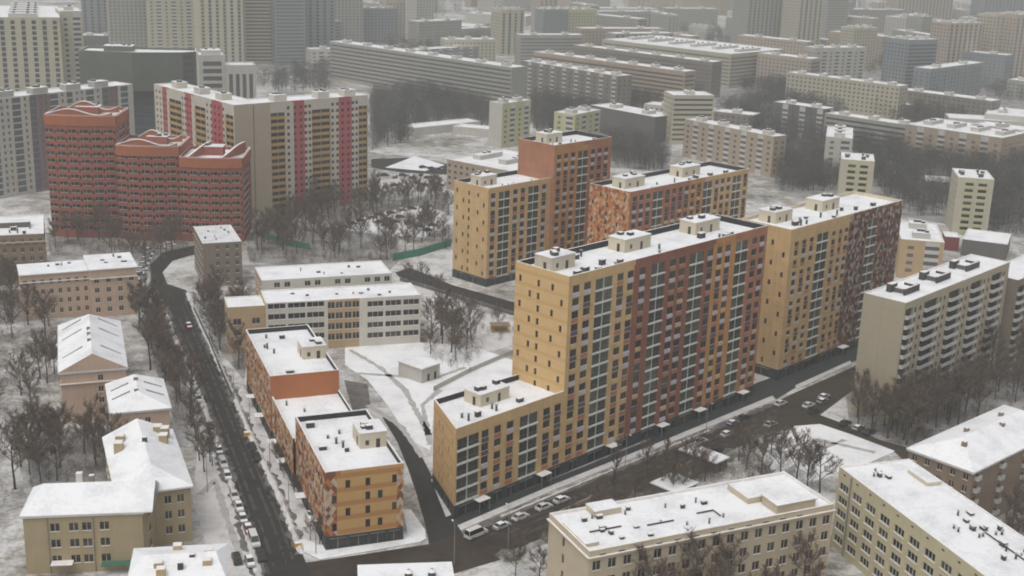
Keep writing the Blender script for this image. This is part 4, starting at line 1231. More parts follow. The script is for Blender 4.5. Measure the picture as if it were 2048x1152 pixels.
b_rc = (-233.45, 557.32, 56.0, 79.38, 14.0, 45.0)
b = Building('panel_block', 'pale block with blue-green glazed columns and mauve stripes behind the red towers', 'apartment block', b_rc)
PL = b_rc[3]
def mixcols(L, h):
    cols, x, k = [], 1.0, 0
    pat = [('e:glass_blue', 3.4), ('e:glass_far', 1.2), ('e:glass_far', 1.2), ('e:glass_blue', 4.5), ('e:glass_far', 1.2)]
    while x < L - 5:
        kd, w = pat[k % 5]
        z0 = 1.2
        cols.append((x, x + w, [(z0 + i * 2.9 + (.2 if 'blue' in kd else .9), z0 + i * 2.9 + 2.5, kd) for i in range(15)], None))
        x += w + 1.7; k += 1
    return cols
b.wing(rect(0, 0, PL, 14), 45.0, {0: mixcols, 3: grid(3, .4, 15, 2.9, 1.2, .9, 2.3, 'e:glass_far')}, {0: (lambda x: 'mauve' if 22 < x < 32 or 62 < x < 70 else 'far_pale'), 'all': 'far_pale'}, parapet=0.5, inner='snow_rim')
for x in (8, 26, 44, 60): b.unit(x, 4, 44.5, 8, 5, 2.6, 'far_grey', doors=False)
b.done()

b = Building('office_building', 'dark grey-green office whose broad upper storeys overhang a narrow glazed stem', 'office', (-220.0, 640.0, 6.0))
b.wing(rect(17, 4, 35, 22), 39.0, {0: [(1, 17, [(2 + k * 3.6, 4.6 + k * 3.6, 'e:glass_blue') for k in range(9)], None)]}, 'office', parapet=0.3, inner='office')
up = [(-1, 2), (26, -3), (50, 2), (56, 8), (54, 22), (-1, 22)]
b.wing(up, 58.5, {3: [(1, 9, [(41 + k * 3.4, 43 + k * 3.4, 'e:glass_far') for k in range(5)], None)], 2: [(.5, 6.5, [(41 + k * 3.4, 43 + k * 3.4, 'e:glass_far') for k in range(5)], None)]}, 'office', z0=39.0, parapet=1.0, cap='snow', inner='office', foot=False)
so = MB(); so.face([(*p, 39.0) for p in reversed(up)], 'office'); so.build('soffit', b.root)
b.unit(10, 9, 57.5, 14, 8, 2.6, 'office', doors=False)
b.done()

b = Building('columned_building', 'white block with tall dark slots between columns beside the dark office', 'institution', (-159.89, 696.78, 18.0, 16.63, 18.0, 47.0))
b.wing(rect(0, 0, 16, 18), 47.0, {0: [(1.5 + i * 3.6, 3.5 + i * 3.6, [(12, 42, 'e:far_dark')], None) for i in range(4)]}, 'far_pale', parapet=0.6, inner='far_grey')
b.wing(rect(-14, 4, 0, 24), 52.0, {0: [(2, 12, [(10 + k * 4.0, 12.4 + k * 4.0, 'e:far_dark') for k in range(10)], None)]}, 'far_pale', parapet=0.6, inner='far_grey', skip=(1,))
b.unit(-12, 8, 51.4, 10, 10, 2.5, 'far_pale', doors=False)
b.done()

# ------------------------------------------------------------------ far city
def far_cols(style, fh=3.0):
    def f(L, h):
        fl = max(1, int((h - 2.0) / fh))
        gl = 'e:glass_far'
        if style == 'bands':
            return [(0.8, L - 0.8, [(1.6 + k * fh + .8, 1.6 + k * fh + 2.1, gl) for k in range(fl)], None)]
        if style == 'strips':
            n = max(2, int(L / 5.5)); m = L / n
            return [(i * m + m * .3, i * m + m * .7, [(1.6 + k * fh + .5, 1.6 + k * fh + 2.6, 'e:glass_blue' if i % 3 == 1 else gl) for k in range(fl)], 'far_grey' if i % 2 else None) for i in range(n)]
        if style == 'grid':
            n = max(2, int(L / 3.6)); m = L / n
            return [(i * m + m * .28, i * m + m * .72, [(1.6 + k * fh + .9, 1.6 + k * fh + 2.3, gl) for k in range(fl)], None) for i in range(n)]
        if style == 'balc':
            n = max(2, int(L / 6.0)); m = L / n
            return [(i * m + m * .15, i * m + m * .8, [(1.6 + k * fh + 1.1, 1.6 + k * fh + 2.7, 'e:far_dark') for k in range(fl)], 'balc') if i % 2 else (i * m + m * .35, i * m + m * .65, [(1.6 + k * fh + .9, 1.6 + k * fh + 2.3, gl) for k in range(fl)], None) for i in range(n)]
        return []
    return f
def far(name, label, rc, style='grid', wall='far_grey', end=None, units=3, style_end='grid', group=None, dx=None, endwall=None):
    b = Building(name, label, 'apartment block', rc, group)
    LA, LB, h = rc[3], rc[4], rc[5]
    sp = {0: far_cols(style), 3: far_cols(style_end), 1: far_cols(style_end)}
    w = wall if endwall is None else {0: wall, 'all': endwall}
    b.wing(rect(0, 0, LA, LB), h, sp, w, parapet=0.5, inner='snow_rim')
    along_x = LA >= LB
    for i in range(units):
        t = (i + .5) / units
        if along_x:
            b.unit(LA * t - 2.5, LB * .3, h - .6, 5, LB * .4, 2.2, 'far_pale', doors=False)
        else:
            b.unit(LA * .3, LB * t - 2.5, h - .6, LA * .4, 5, 2.2, 'far_pale', doors=False)
    b.done()
    return b
PB, TB = 'panel_block', 'tower_block'
# long slabs: front corner at the right end, long side running away to the left
far(PB, 'very long grey ribbon-windowed slab stretching from the striped block to the middle of the picture', (-5.16, 880.97, 46.0, 14.5, 203.17, 30.0), 'none', 'far_grey', units=8, style_end='bands', endwall=None)
far(PB, 'brown slab with red-brown streaks just right of the long grey slab', (66.75, 869.47, 40.0, 14.0, 101.76, 28.0), 'grid', 'far_brown', units=6, style_end='balc')
far(PB, 'tan grey slab whose low front corner ends above the brown slab', (117.61, 910.32, 46.0, 13.0, 148.28, 28.0), 'bands', 'far_tan', units=7, style_end='bands')
far(PB, 'second long grey slab behind the tan grey slab', (147.16, 980.78, 46.0, 13.0, 142.84, 28.0), 'bands', 'far_brown', units=6, style_end='bands')
far(PB, 'third long slab with yellow-grey end and snowy roof blocks behind the second', (171.72, 1047.56, 46.0, 80.19, 137.63, 28.0), 'bands', 'far_cream', units=6, style_end='bands')
far(PB, 'pinkish-tan slab with balconies behind the orange diamond-brick block', (136.56, 672.39, 38.0, 10.26, 66.68, 22.0), 'grid', 'far_tan', units=4, style_end='balc')
far(PB, 'dark grey slab with a white roof left of the pale nine-storey point block', (83.05, 768.26, 41.0, 19.09, 56.81, 16.0), 'none', 'far_dark', units=2, style_end='none')
far(PB, 'grey stepped slab with white roof pieces below the white balcony block at right', (268.36, 901.29, 46.0, 12.0, 92.98, 24.0), 'grid', 'far_cream', units=5, style_end='grid')
far(PB, 'brown brick slab with a long white roof near the right edge', (327.97, 883.11, 46.0, 14.0, 70.48, 18.0), 'grid', 'far_brown', units=3, style_end='grid')
far(PB, 'pale glassy slab with a thin white roof line between the two small point towers', (236.25, 754.19, 46.0, 12.0, 61.0, 18.0), 'bands', 'far_grey', units=3, style_end='bands')
far(PB, 'reddish balcony slab half hidden by dark trees near the right edge', (270.9, 706.77, 46.0, 39.93, 58.77, 20.0), 'grid', 'far_tan', units=4, style_end='balc')
far(PB, 'dark olive slab with yellow window strip beyond the orange block', (192.84, 799.77, 46.0, 12.0, 38.21, 20.0), 'balc', 'far_dark', units=2, style_end='balc')
far(PB, 'olive-brown end block at the right edge beside the reddish balcony slab', (291.31, 735.15, 46.0, 20.0, 30.0, 20.0), 'grid', 'far_tan', units=1)
far(PB, 'low brown building with a wide white roof left of the yellow stepped block', (-33.9, 613.18, -39.0, 49.15, 42.36, 15.0), 'grid', 'far_tan', units=3)
far(PB, 'low pale roofline building behind the pale nine-storey point block', (84.43, 854.71, -30.0, 26.51, 14.0, 12.0), 'grid', 'far_pale', units=1)
far(PB, 'low white-roofed building right of the pale nine-storey point block', (128.04, 830.53, -30.0, 26.98, 14.0, 12.0), 'grid', 'far_brown', units=1)
# point towers
far(TB, 'slim pale-yellow point tower directly behind the orange tower half', (-9.1, 733.2, 50.0, 25.55, 10.0, 26.0), 'balc', 'far_yellow', units=2, style_end='none', endwall='far_pale')
far(TB, 'yellow-green point tower with snowy boxes on its roof, above the orange tower half', (32.1, 713.5, 55.0, 27.6, 14.0, 24.0), 'balc', 'far_yellow', units=2, style_end='balc')
far(TB, 'pale nine-storey point block with dark balcony bands on the snowy centre-right', (93.01, 765.59, 12.0, 26.02, 18.0, 30.0), 'bands', 'far_cream', units=1)
def point_tower(label, rc):
    b = Building(TB, label, 'apartment block', rc)
    LA, LB, h = rc[3], rc[4], rc[5]
    b.wing(rect(0, 0, LA, LB), h, {0: [(LA * .22, LA * .45, [(1.2 + k * 2.85 + .1, 1.2 + k * 2.85 + 2.6, 'yel') for k in range(8)], 'far_yellow'), (LA * .58, LA * .82, [(1.2 + k * 2.85 + .1, 1.2 + k * 2.85 + 2.6, 'yel') for k in range(8)], 'far_yellow')], 3: far_cols('grid')}, 'far_cream', parapet=0.3, inner='snow_rim')
    for i in range(4):
        b.clutter(2, 3, LA - 2, LB - 3, h - .4, 2, 60 + i, 1.6)
    b.done()
point_tower('pale point tower with yellow loggias rising behind the diamond-brick block', (151.95, 588.42, -13.0, 15.11, 20.0, 26.0))
point_tower('pale point tower with two columns of yellow loggias alone among trees at right', (195.13, 553.14, -11.0, 15.15, 22.0, 26.0))
far(TB, 'white thin tower with a snow-dusted ladder roof left of the yellow-loggia tower', (162.53, 665.77, -14.0, 13.81, 38.0, 24.0), 'balc', 'far_pale', units=3)
far(PB, 'tan block with brown balconies wedged between diamond-brick block and cream panel block', (149.28, 476.77, -12.0, 16.19, 33.0, 15.4), 'balc', 'tan_wall', units=2)
far('low_hall', 'long low dark hall with a white roof behind the cream panel block', (186.93, 515.44, -24.0, 17.75, 22.0, 7.0), 'none', 'far_dark', units=0)
far('low_hall', 'little hall with a red fascia beside the long dark hall', (182.19, 523.09, -12.0, 6.0, 10.0, 6.0), 'none', 'red_roof', units=0)
# upper left towers
far(TB, 'broad cream tower with pale pilasters and blue glass strips at the upper left', (-300.46, 723.19, 20.0, 39.49, 88.75, 66.0), 'strips', 'far_cream', units=5)
far(TB, 'cream tower end bay with balcony columns joined to the broad cream tower', (-270.37, 756.01, 24.0, 12.76, 28.0, 68.0), 'balc', 'far_cream', units=1)
def bc(name, label, base, ang, LA, LB, h, **k):
    return far(name, label, (base[0], base[1], ang, LA, LB, h), **k)
bc(TB, 'blue-grey hazy tower behind the cream tower at the upper left', (-404.30, 1189.22), 20., 24, 22, 95., style='strips', wall='far_blue')
bc(TB, 'greenish hazy tower rising right of the blue-grey tower', (-365.12, 1144.07), 22., 36, 24, 95., style='grid', wall='far_grey')
bc(TB, 'hazy beige tower with pale central column above the dark office', (-322.35, 1116.14), 18., 44, 26, 98., style='balc', wall='far_cream')
bc(TB, 'pale tower with a dark glass strip left of the long grey slab', (-265.23, 1064.60), 24., 36, 26, 100., style='strips', wall='far_cream')
bc(TB, 'banded blue-grey tower just behind the pale dark-glass tower', (-235.89, 1103.42), 22., 30, 26, 100., style='bands', wall='far_cream')
bc(TB, 'blue panel tower at the head of the long grey slab', (-208.67, 1096.35), 24., 26, 26, 100., style='bands', wall='far_blue')
bc(TB, 'slim blue-grey tower touching the left end of the long grey slab', (-190.37, 1149.48), 24., 26, 24, 95., style='strips', wall='far_blue')
bc(TB, 'greenish tower peeping over the long grey slab', (-186.31, 1259.12), 26., 34, 24, 80., style='grid', wall='far_grey')
bc(PB, 'grey slab with one bright roof edge behind the long grey slab', (-159.07, 1309.38), 26., 36, 16, 36., style='grid', wall='far_blue')
bc(PB, 'pinkish grey slab beside the grey slab with the bright roof edge', (-138.53, 1327.32), 30., 22, 18, 44., style='grid', wall='far_pink')
# upper middle
rows = [
    ('low white-roofed hall left of centre at the top', (-137.58, 1470.62), -20., 90, 40, 10., 'none', 'far_pale'),
    ('pair of flat white roofs in the haze near the top centre', (-70.18, 1620.04), -18., 80, 30, 12., 'none', 'far_pale'),
    ('long pale roof stepping towards the cream tower near the top centre', (-93.48, 1332.52), 46., 90, 14, 14., 'grid', 'far_grey'),
    ('cream slab with white roof boxes peeping over the long grey slab', (-67.23, 1154.86), 20., 48, 16, 22., 'grid', 'far_cream'),
    ('cream and brown twin tower in the haze above the tan grey slab', (-19.19, 1238.69), 30., 26, 20, 44., 'strips', 'far_cream'),
    ('blue-grey hazy block behind the cream and brown twin tower', (22.94, 1320.38), 30., 30, 18, 40., 'grid', 'far_blue'),
    ('yellowish hazy block with a pale corner right of the blue-grey block', (49.94, 1361.19), 30., 34, 20, 38., 'grid', 'far_yellow'),
    ('long hazy slab with a clean white roof line at the top centre', (72.43, 1512.53), 26., 110, 14, 26., 'strips', 'far_grey'),
    ('hazy slab with white patches behind the clean roof line', (71.60, 1721.63), 20., 120, 20, 16., 'grid', 'far_pale'),
    ('hazy low slab far off at the very top centre', (-30.40, 1840.44), 10., 160, 20, 22., 'grid', 'far_grey'),
    ('far hazy slab at the very top right of centre', (188.94, 1987.61), 14., 190, 18, 24., 'grid', 'far_grey'),
    ('small white-topped pavilion among the hazy slabs', (212.21, 1475.95), 46., 16, 26, 16., 'grid', 'far_pale'),
    ('grey-green hazy tower with pale pilasters at the upper right of centre', (236.91, 1356.22), 30., 46, 26, 66., 'strips', 'far_grey'),
    ('yellowish hazy tower beside the grey-green tower', (285.69, 1337.01), 30., 32, 26, 62., 'strips', 'far_cream'),
    ('hazy grey slab with a pale roof at the top right', (394.37, 1650.11), 20., 110, 16, 30., 'grid', 'far_grey'),
    ('white block with three dark balcony columns at the upper right', (248.83, 1084.05), 24., 52, 16, 32., 'balc', 'far_pale'),
    ('tall pale block with an orange corner behind the white balcony block', (311.95, 1211.27), 30., 30, 18, 40., 'grid', 'far_cream'),
    ('teal-grey block with an orange-tan right face at the upper right', (315.59, 1050.44), 30., 34, 26, 44., 'bands', 'far_blue'),
    ('broad mauve-grey hazy tower at the top right', (496.86, 1719.82), 22., 90, 24, 70., 'strips', 'far_pink'),
    ('greyish hazy tower at the top right corner', (581.00, 1636.04), 24., 70, 24, 72., 'strips', 'far_blue'),
    ('cream tower group front block near the right edge, pale piers', (369.23, 1116.01), 28., 40, 22, 54., 'strips', 'far_pink'),
    ('cream tower with a yellowish pier right of the front block', (417.89, 1142.85), 28., 24, 22, 60., 'balc', 'far_cream'),
    ('cream tower cut by the right edge above the white roofs', (432.03, 1132.68), 28., 40, 24, 62., 'strips', 'far_pink'),
    ('low yellow gabled hall below the grey stepped slab', (280.63, 915.44), 46., 10, 40, 9., 'none', 'far_yellow'),
    ('low hall with a rounded white roof at the right, among trees', (290.99, 857.64), -10., 50, 22, 9., 'none', 'far_pale'),
    ('cluster roof with white snow beside the right edge', (316.55, 863.00), -24., 60, 40, 12., 'none', 'far_pale'),
    ('dark grey low building behind the red towers and dark office', (-397.99, 1159.42), 10., 46, 20, 14., 'grid', 'far_dark'),
    ('low white hall by the car parks beyond the striped block', (-61.96, 764.89), 42., 52, 14, 5., 'none', 'far_pale'),
    ('low white roof beside the white hall beyond the striped block', (-39.85, 776.84), -20., 26, 12, 5., 'none', 'far_pale'),
    ('low flat pavilion with thin snow between trees, below the reddish slab', (213.42, 651.75), -14., 34, 16, 5., 'none', 'far_tan'),
]
for lab, base, ang, LA, LB, h, st, wl_ in rows:
    bc('low_hall' if h < 12 else TB if h > 38 else PB, lab, base, ang, LA, LB, h, style=st, wall=wl_, units=0 if h < 12 else 3)

# rows of hazy slabs fading out at the top of the picture
rg = random.Random(404)
def clear_of_all(cx_, cy_, r):
    for f in FOOT:
        mx, my = sum(p[0] for p in f) / len(f), sum(p[1] for p in f) / len(f)
        rr = max(math.hypot(p[0] - mx, p[1] - my) for p in f)
        if math.hypot(cx_ - mx, cy_ - my) < (r + rr) * .72:
            return False
    return True
nrow = 0
for (dist, wide) in ((930, 330), (1010, 430), (1090, 520), (1180, 560), (1270, 620), (1370, 680), (1480, 760), (1600, 820), (1730, 900), (1900, 1000), (2100, 1100), (2350, 1250)):
    x = -wide * .32 if dist < 1500 else -wide * .6
    while x < wide:
        ang = rg.choice((46., 46., 20., 136. - 90., 26.))
        slab = rg.random() < .72 or dist < 1250
        long_, short_ = (rg.uniform(45, 95), rg.uniform(13, 16)) if slab else (rg.uniform(22, 34), rg.uniform(18, 24))
        hgt = rg.choice((15., 16., 27., 28., 30.)) if slab else rg.choice((36., 42., 50., 58.))
        LA, LB = (long_, short_) if rg.random() < .4 else (short_, long_)
        px, py = x + rg.uniform(-15, 15), dist + rg.uniform(-28, 28)
        if clear_of_all(px, py, long_ / 2) and nrow < 90:
            bc(PB if slab else TB, 'hazy housing slab in the rows fading into the mist' if slab else 'hazy pale tower among the rows fading into the mist', (px, py), ang, LA, LB, hgt,
               style=rg.choice(('grid', 'bands', 'strips', 'balc')), wall=rg.choice(('far_grey', 'far_pale', 'far_cream', 'far_tan', 'far_pink', 'far_grey', 'far_blue')), units=2, group='hazy slabs in the mist' if slab else 'hazy towers in the mist')
            nrow += 1
        x += rg.uniform(60, 110)

# ------------------------------------------------------------------ trees
def inside(p, poly):
    c = False
    n = len(poly)
    for i in range(n):
        a, b_ = poly[i], poly[i - 1]
        if (a[1] > p[1]) != (b_[1] > p[1]) and p[0] < (b_[0] - a[0]) * (p[1] - a[1]) / (b_[1] - a[1]) + a[0]:
            c = not c
    return c
BOX = []
for f in FOOT:
    xs, ys = [p[0] for p in f], [p[1] for p in f]
    BOX.append((min(xs) - 3, min(ys) - 3, max(xs) + 3, max(ys) + 3, f))
def blocked(p, m=2.5):
    for x0, y0, x1, y1, f in BOX:
        if x0 < p[0] < x1 and y0 < p[1] < y1:
            for dx, dy in ((0, 0), (m, 0), (-m, 0), (0, m), (0, -m)):
                if inside((p[0] + dx, p[1] + dy), f):
                    return True
    return False

def bare_tree(seed, h=13.0, spread=0.55, limbs=8, slim=False):
    """Trunk with limbs, and a crown of several hundred thin bare branches and twigs."""
    rg = random.Random(seed)
    tr, cr = MB(), MB()
    def strip(p, q, w0, w1):
        d = (q - p).normalized()
        s_ = d.cross(Vector((rg.uniform(-1, 1), rg.uniform(-1, 1), rg.uniform(-1, 1))))
        if s_.length < 1e-3:
            return
        s_.normalize()
        cr.face([tuple(p - s_ * w0), tuple(p + s_ * w0), tuple(q + s_ * w1), tuple(q - s_ * w1)], 'twig')
    th = h * (0.30 if not slim else 0.2)
    lean = Vector((rg.uniform(-.06, .06), rg.uniform(-.06, .06), 1)).normalized()
    pts = [Vector((0, 0, -0.3))]
    for k in range(1, 6):
        pts.append(pts[-1] + (lean + Vector((rg.uniform(-.08, .08), rg.uniform(-.08, .08), 0))).normalized() * h * 0.17)
    rad = [h * .020, h * .016, h * .0125, h * .009, h * .006, h * .003]
    for k in range(5):
        tr.tube(pts[k], pts[k + 1], rad[k], rad[k + 1], 'bark', 6)
    def along(t):
        f = min(max(t, 0), .999) * 5
        i = int(f)
        return pts[i].lerp(pts[i + 1], f - i)
    for i in range(limbs):
        t = 0.30 + 0.68 * (i + rg.random() * .6) / limbs
        p = along(t)
        az = i * 2.4 + rg.uniform(-.4, .4)
        up = (0.75 if not slim else 1.8) + t * 0.6
        d = Vector((math.cos(az), math.sin(az), up)).normalized()
        L = h * spread * (1.05 - 0.55 * t) * rg.uniform(.8, 1.15)
        m = p + d * L * .5
        q = m + (d + Vector((0, 0, .25)) + Vector((rg.uniform(-.25, .25), rg.uniform(-.25, .25), 0))).normalized() * L * .5
        tr.tube(p, m, h * .0065, h * .0045, 'bark', 4)
        tr.tube(m, q, h * .0045, h * .002, 'bark', 4)
        for j in range(9):
            f = 0.22 + 0.78 * (j + rg.random()) / 9
            a = p.lerp(m, f * 2) if f < .5 else m.lerp(q, f * 2 - 1)
            dd = (d * .8 + Vector((rg.uniform(-1, 1), rg.uniform(-1, 1), rg.uniform(-.1, 1)))).normalized()
            l2 = L * rg.uniform(.28, .5) * (1.15 - f * .5)
            e = a + dd * l2
            strip(a, e, .06, .036)
            for k in range(7):
                g2 = (k + rg.random()) / 7
                a2 = a.lerp(e, g2)
                d3 = (dd * .7 + Vector((rg.uniform(-1, 1), rg.uniform(-1, 1), rg.uniform(-.2, .9)))).normalized()
                l3 = l2 * rg.uniform(.3, .6)
                e3 = a2 + d3 * l3
                strip(a2, e3, .042, .024)
                for _ in range(5):
                    a4 = a2.lerp(e3, rg.uniform(.2, 1))
                    d4 = (d3 * .6 + Vector((rg.uniform(-1, 1), rg.uniform(-1, 1), rg.uniform(-.3, .9)))).normalized()
                    strip(a4, a4 + d4 * l3 * rg.uniform(.4, .9), .030, .015)
    return tr.mesh('trunk'), cr.mesh('crown')
PROTO = [bare_tree(11, 13, .55, 8), bare_tree(12, 15, .50, 9), bare_tree(13, 11, .62, 8), bare_tree(14, 16, .46, 10), bare_tree(15, 17, .26, 11, True)]

TREE_N = [0]
def plant(x, y, s, rz, k, label, group):
    t = thing('bare_tree', label, 'tree', (x, y, 0), rz, group)
    t.scale = (s, s, s * random.Random(x).uniform(.9, 1.12))
    link('trunk', PROTO[k][0], t)
    link('crown', PROTO[k][1], t)
    TREE_N[0] += 1
KEEP_OFF = []
def grove(poly, n, label, group, smin=.7, smax=1.1, kinds=(0, 1, 2, 3), seed=0, m=2.0):
    rg = random.Random(seed + n)
    xs, ys = [p[0] for p in poly], [p[1] for p in poly]
    done, tries, pts = 0, 0, []
    while done < n and tries < n * 60:
        tries += 1
        p = (rg.uniform(min(xs), max(xs)), rg.uniform(min(ys), max(ys)))
        if not inside(p, poly) or blocked(p, m) or any((p[0] - q[0]) ** 2 + (p[1] - q[1]) ** 2 < 7 for q in pts):
            continue
        pts.append(p)
        plant(p[0], p[1], rg.uniform(smin, smax), rg.uniform(0, 6.28), rg.choice(kinds), label, group)
        done += 1
GT = 'bare winter trees'
grove([(-170.34, 386.77), (-147.17, 389.36), (-113.03, 304.14), (-105.27, 255.73), (-114.10, 250.21)], 21, 'bare grey tree in the snowy park along the left edge', 'bare trees in the left park', .75, 1.15, seed=1)
grove([(-120.66, 296.88), (-103.59, 304.98), (-90.43, 272.56), (-110.46, 269.59)], 12, 'bare brown tree in the yard above the ochre house', 'bare trees behind the ochre house', .7, 1.0, seed=2)
grove([(-123.40, 392.01), (-123.56, 414.41), (-106.02, 368.75), (-83.72, 313.65), (-86.72, 309.89), (-108.16, 354.78)], 17, 'bare tall tree between the long gabled house and the street', 'bare trees along the left side of the street', .85, 1.15, seed=3)
grove([(-85.61, 303.22), (-80.75, 307.00), (-70.49, 282.69), (-70.84, 274.12), (-77.19, 291.14)], 6, 'bare tree on the snowy verge above the parked cars', 'bare trees on the street verge', .55, .75, seed=4)
grove([(-185.72, 428.39), (-174.77, 429.74), (-150.28, 389.01), (-166.78, 381.97)], 9, 'bare brown tree beneath the pinkish two-part house', 'bare trees below the pinkish house', .7, 1.0, seed=5)
grove([(-191.50, 497.11), (-128.86, 489.41), (-132.11, 438.24), (-143.45, 464.47), (-178.10, 471.04)], 16, 'bare dark tree at the foot of the red towers', 'bare trees before the red towers', .7, 1.0, seed=6)
grove([(-107.77, 416.26), (-92.30, 412.21), (-79.77, 366.78), (-76.24, 340.93), (-88.44, 365.88)], 20, 'bare grey tree between the street fence and the white school', 'bare trees beside the school', .6, .95, seed=7)
grove([(-28.59, 402.58), (-15.09, 398.68), (-8.99, 364.84), (-20.54, 354.82), (-27.08, 372.26)], 10, 'bare grey tree at the right end of the white school', 'bare trees right of the school', .7, 1.0, seed=8)
grove([(-28.57, 425.56), (-1.98, 405.55), (-1.78, 392.25), (-24.16, 411.43)], 7, 'small bare tree on the snow slope under the back lane', 'small bare trees on the snow slope', .35, .55, seed=9)
grove([(10.13, 249.93), (-0.54, 238.09), (5.69, 228.26), (11.24, 228.63)], 4, 'bare small tree on the snow left of the stone building', 'bare trees left of the stone building', .5, .7, seed=10)
grove([(21.39, 277.29), (40.10, 296.33), (48.84, 295.52), (43.92, 276.32), (27.87, 268.41)], 9, 'slim bare tree between the road and the stone building', 'slim bare trees by the road', .5, .75, kinds=(4, 1), seed=11)
grove([(12.43, 254.32), (28.01, 270.26), (52.45, 294.29), (53.01, 285.45), (31.49, 263.57), (13.91, 249.06)], 10, 'bare brown roadside tree behind the stone building', 'bare roadside trees behind the stone building', .4, .62, seed=31, m=1.0)
grove([(53.49, 292.86), (70.58, 303.61), (76.59, 278.87), (64.84, 273.89), (55.87, 284.25)], 11, 'bare greyish tree at the edge of the snowy square', 'bare trees round the square', .6, .9, seed=12)
grove([(17.71, 227.10), (66.85, 240.62), (58.84, 204.78), (18.31, 202.34)], 11, 'reddish bare tree before the stone building, at the bottom edge', 'bare trees at the bottom edge', .85, 1.15, seed=13, m=1.0)
grove([(96.51, 341.34), (113.20, 320.65), (105.86, 304.98), (93.29, 322.41)], 16, 'bare brown tree before the blank end of the cream panel block', 'bare trees before the cream panel block', .75, 1.1, seed=14)
grove([(113.20, 320.65), (117.16, 343.27), (157.35, 391.41), (171.18, 397.87), (153.13, 350.63), (124.37, 321.63)], 28, 'bare dark tree in the yard between the cream panel block and the brown house', 'bare trees right of the cream panel block', .75, 1.1, seed=15)
grove([(105.69, 247.67), (122.48, 270.41), (115.79, 252.90)], 6, 'bare dark tree squeezed between the bottom right buildings', 'bare trees at the lower right edge', .7, .9, seed=16)
grove([(-108.95, 508.77), (-83.33, 530.23), (-49.82, 517.13), (-47.83, 477.00), (-97.89, 474.17)], 36, 'bare dark tree in the thicket behind the rear school wing', 'bare trees behind the schools', .7, 1.05, seed=17)
grove([(-107.77, 545.57), (-67.98, 582.76), (-41.67, 576.11), (-76.19, 540.65), (-90.96, 524.56)], 26, 'bare dark tree at the foot of the striped block', 'bare trees before the striped block', .7, 1.0, seed=18)
grove([(-67.98, 582.76), (-32.59, 599.62), (-29.00, 557.45), (-45.82, 570.19)], 12, 'bare dark tree behind the car park', 'bare trees behind the car park', .7, 1.0, seed=19)
grove([(-49.82, 517.13), (-29.55, 547.56), (-26.50, 495.32), (-44.69, 485.02)], 12, 'bare brown tree by the green fence', 'bare trees by the green fence', .7, 1.0, seed=20)
grove([(-41.34, 449.48), (-22.48, 441.91), (-25.48, 432.05), (-38.02, 443.27)], 5, 'small bare tree along the back lane', 'small bare trees by the back lane', .35, .6, seed=21)
grove([(-42.40, 245.01), (-40.11, 250.94), (-38.53, 244.16)], 3, 'small bare tree at the street corner before the orange block', 'small bare trees at the street corner', .35, .5, seed=22, m=.5)
grove([(-56.61, 292.87), (-44.23, 262.90), (-46.06, 260.23), (-57.88, 289.70)], 5, 'thin bare sapling on the snowy verge beside the orange block', 'saplings by the orange block', .3, .45, seed=23, m=.5)

def woods(name, areas, seed, label, h0=9, h1=15, m=170, w=.075, cat='woods', mat='twig_far'):
    """Far-off bare wood: one mass of simple bare trees."""
    rg = np.random.default_rng(seed)
    py = random.Random(seed)
    V, F = [], []
    off = 0
    for poly, n in areas:
        n = int(n * 1.25)
        xs, ys = [p[0] for p in poly], [p[1] for p in poly]
        k = t = 0
        while k < n and t < n * 20:
            t += 1
            p = (py.uniform(min(xs), max(xs)), py.uniform(min(ys), max(ys)))
            if not inside(p, poly) or blocked(p, 1.5):
                continue
            k += 1
            h = py.uniform(h0, h1)
            r = h * .36
            th = rg.uniform(0, 2 * np.pi, m); ph = rg.uniform(0, 1, m) ** .5
            zz = rg.uniform(.22, 1.0, m)
            rad = r * np.sqrt(np.clip(1 - ((zz - .58) / .45) ** 2, .02, 1)) * ph
            c = np.stack([p[0] + rad * np.cos(th), p[1] + rad * np.sin(th), h * zz], 1)
            d = np.stack([np.cos(th) * .6 + rg.normal(0, .4, m), np.sin(th) * .6 + rg.normal(0, .4, m), .8 + rg.normal(0, .4, m)], 1)
            d /= np.linalg.norm(d, axis=1)[:, None]
            s_ = np.cross(d, rg.normal(0, 1, (m, 3)))
            s_ /= np.linalg.norm(s_, axis=1)[:, None]
            l = rg.uniform(.05, .11, (m, 1)) * h0 * 1.3
            tri = np.stack([c - d * l - s_ * w, c - d * l + s_ * w, c + d * l], 1).reshape(-1, 3)
            w2 = .02 * h0
            trunk = np.array([[p[0] - w2, p[1], 0], [p[0] + w2, p[1], 0], [p[0], p[1], h * .8], [p[0], p[1] - w2, 0], [p[0], p[1] + w2, 0], [p[0], p[1], h * .8]])
            V.append(tri); V.append(trunk)
    V = np.concatenate(V)
    nt = len(V) // 3
    me = bpy.data.meshes.new(name)
    me.vertices.add(len(V)); me.loops.add(len(V)); me.polygons.add(nt)
    me.vertices.foreach_set('co', V.ravel())
    me.loops.foreach_set('vertex_index', np.arange(len(V), dtype=np.int32))
    me.polygons.foreach_set('loop_start', np.arange(0, len(V), 3, dtype=np.int32))
    me.polygons.foreach_set('loop_total', np.full(nt, 3, dtype=np.int32))
    me.materials.append(M[mat])
    me.update(calc_edges=True)
    o = bpy.data.objects.new(name, me)
    COL.objects.link(o)
    o['kind'] = 'stuff'; o['label'] = label; o['category'] = cat
    return o
import sys; sys.stderr.write('trees %d\n' % TREE_N[0])
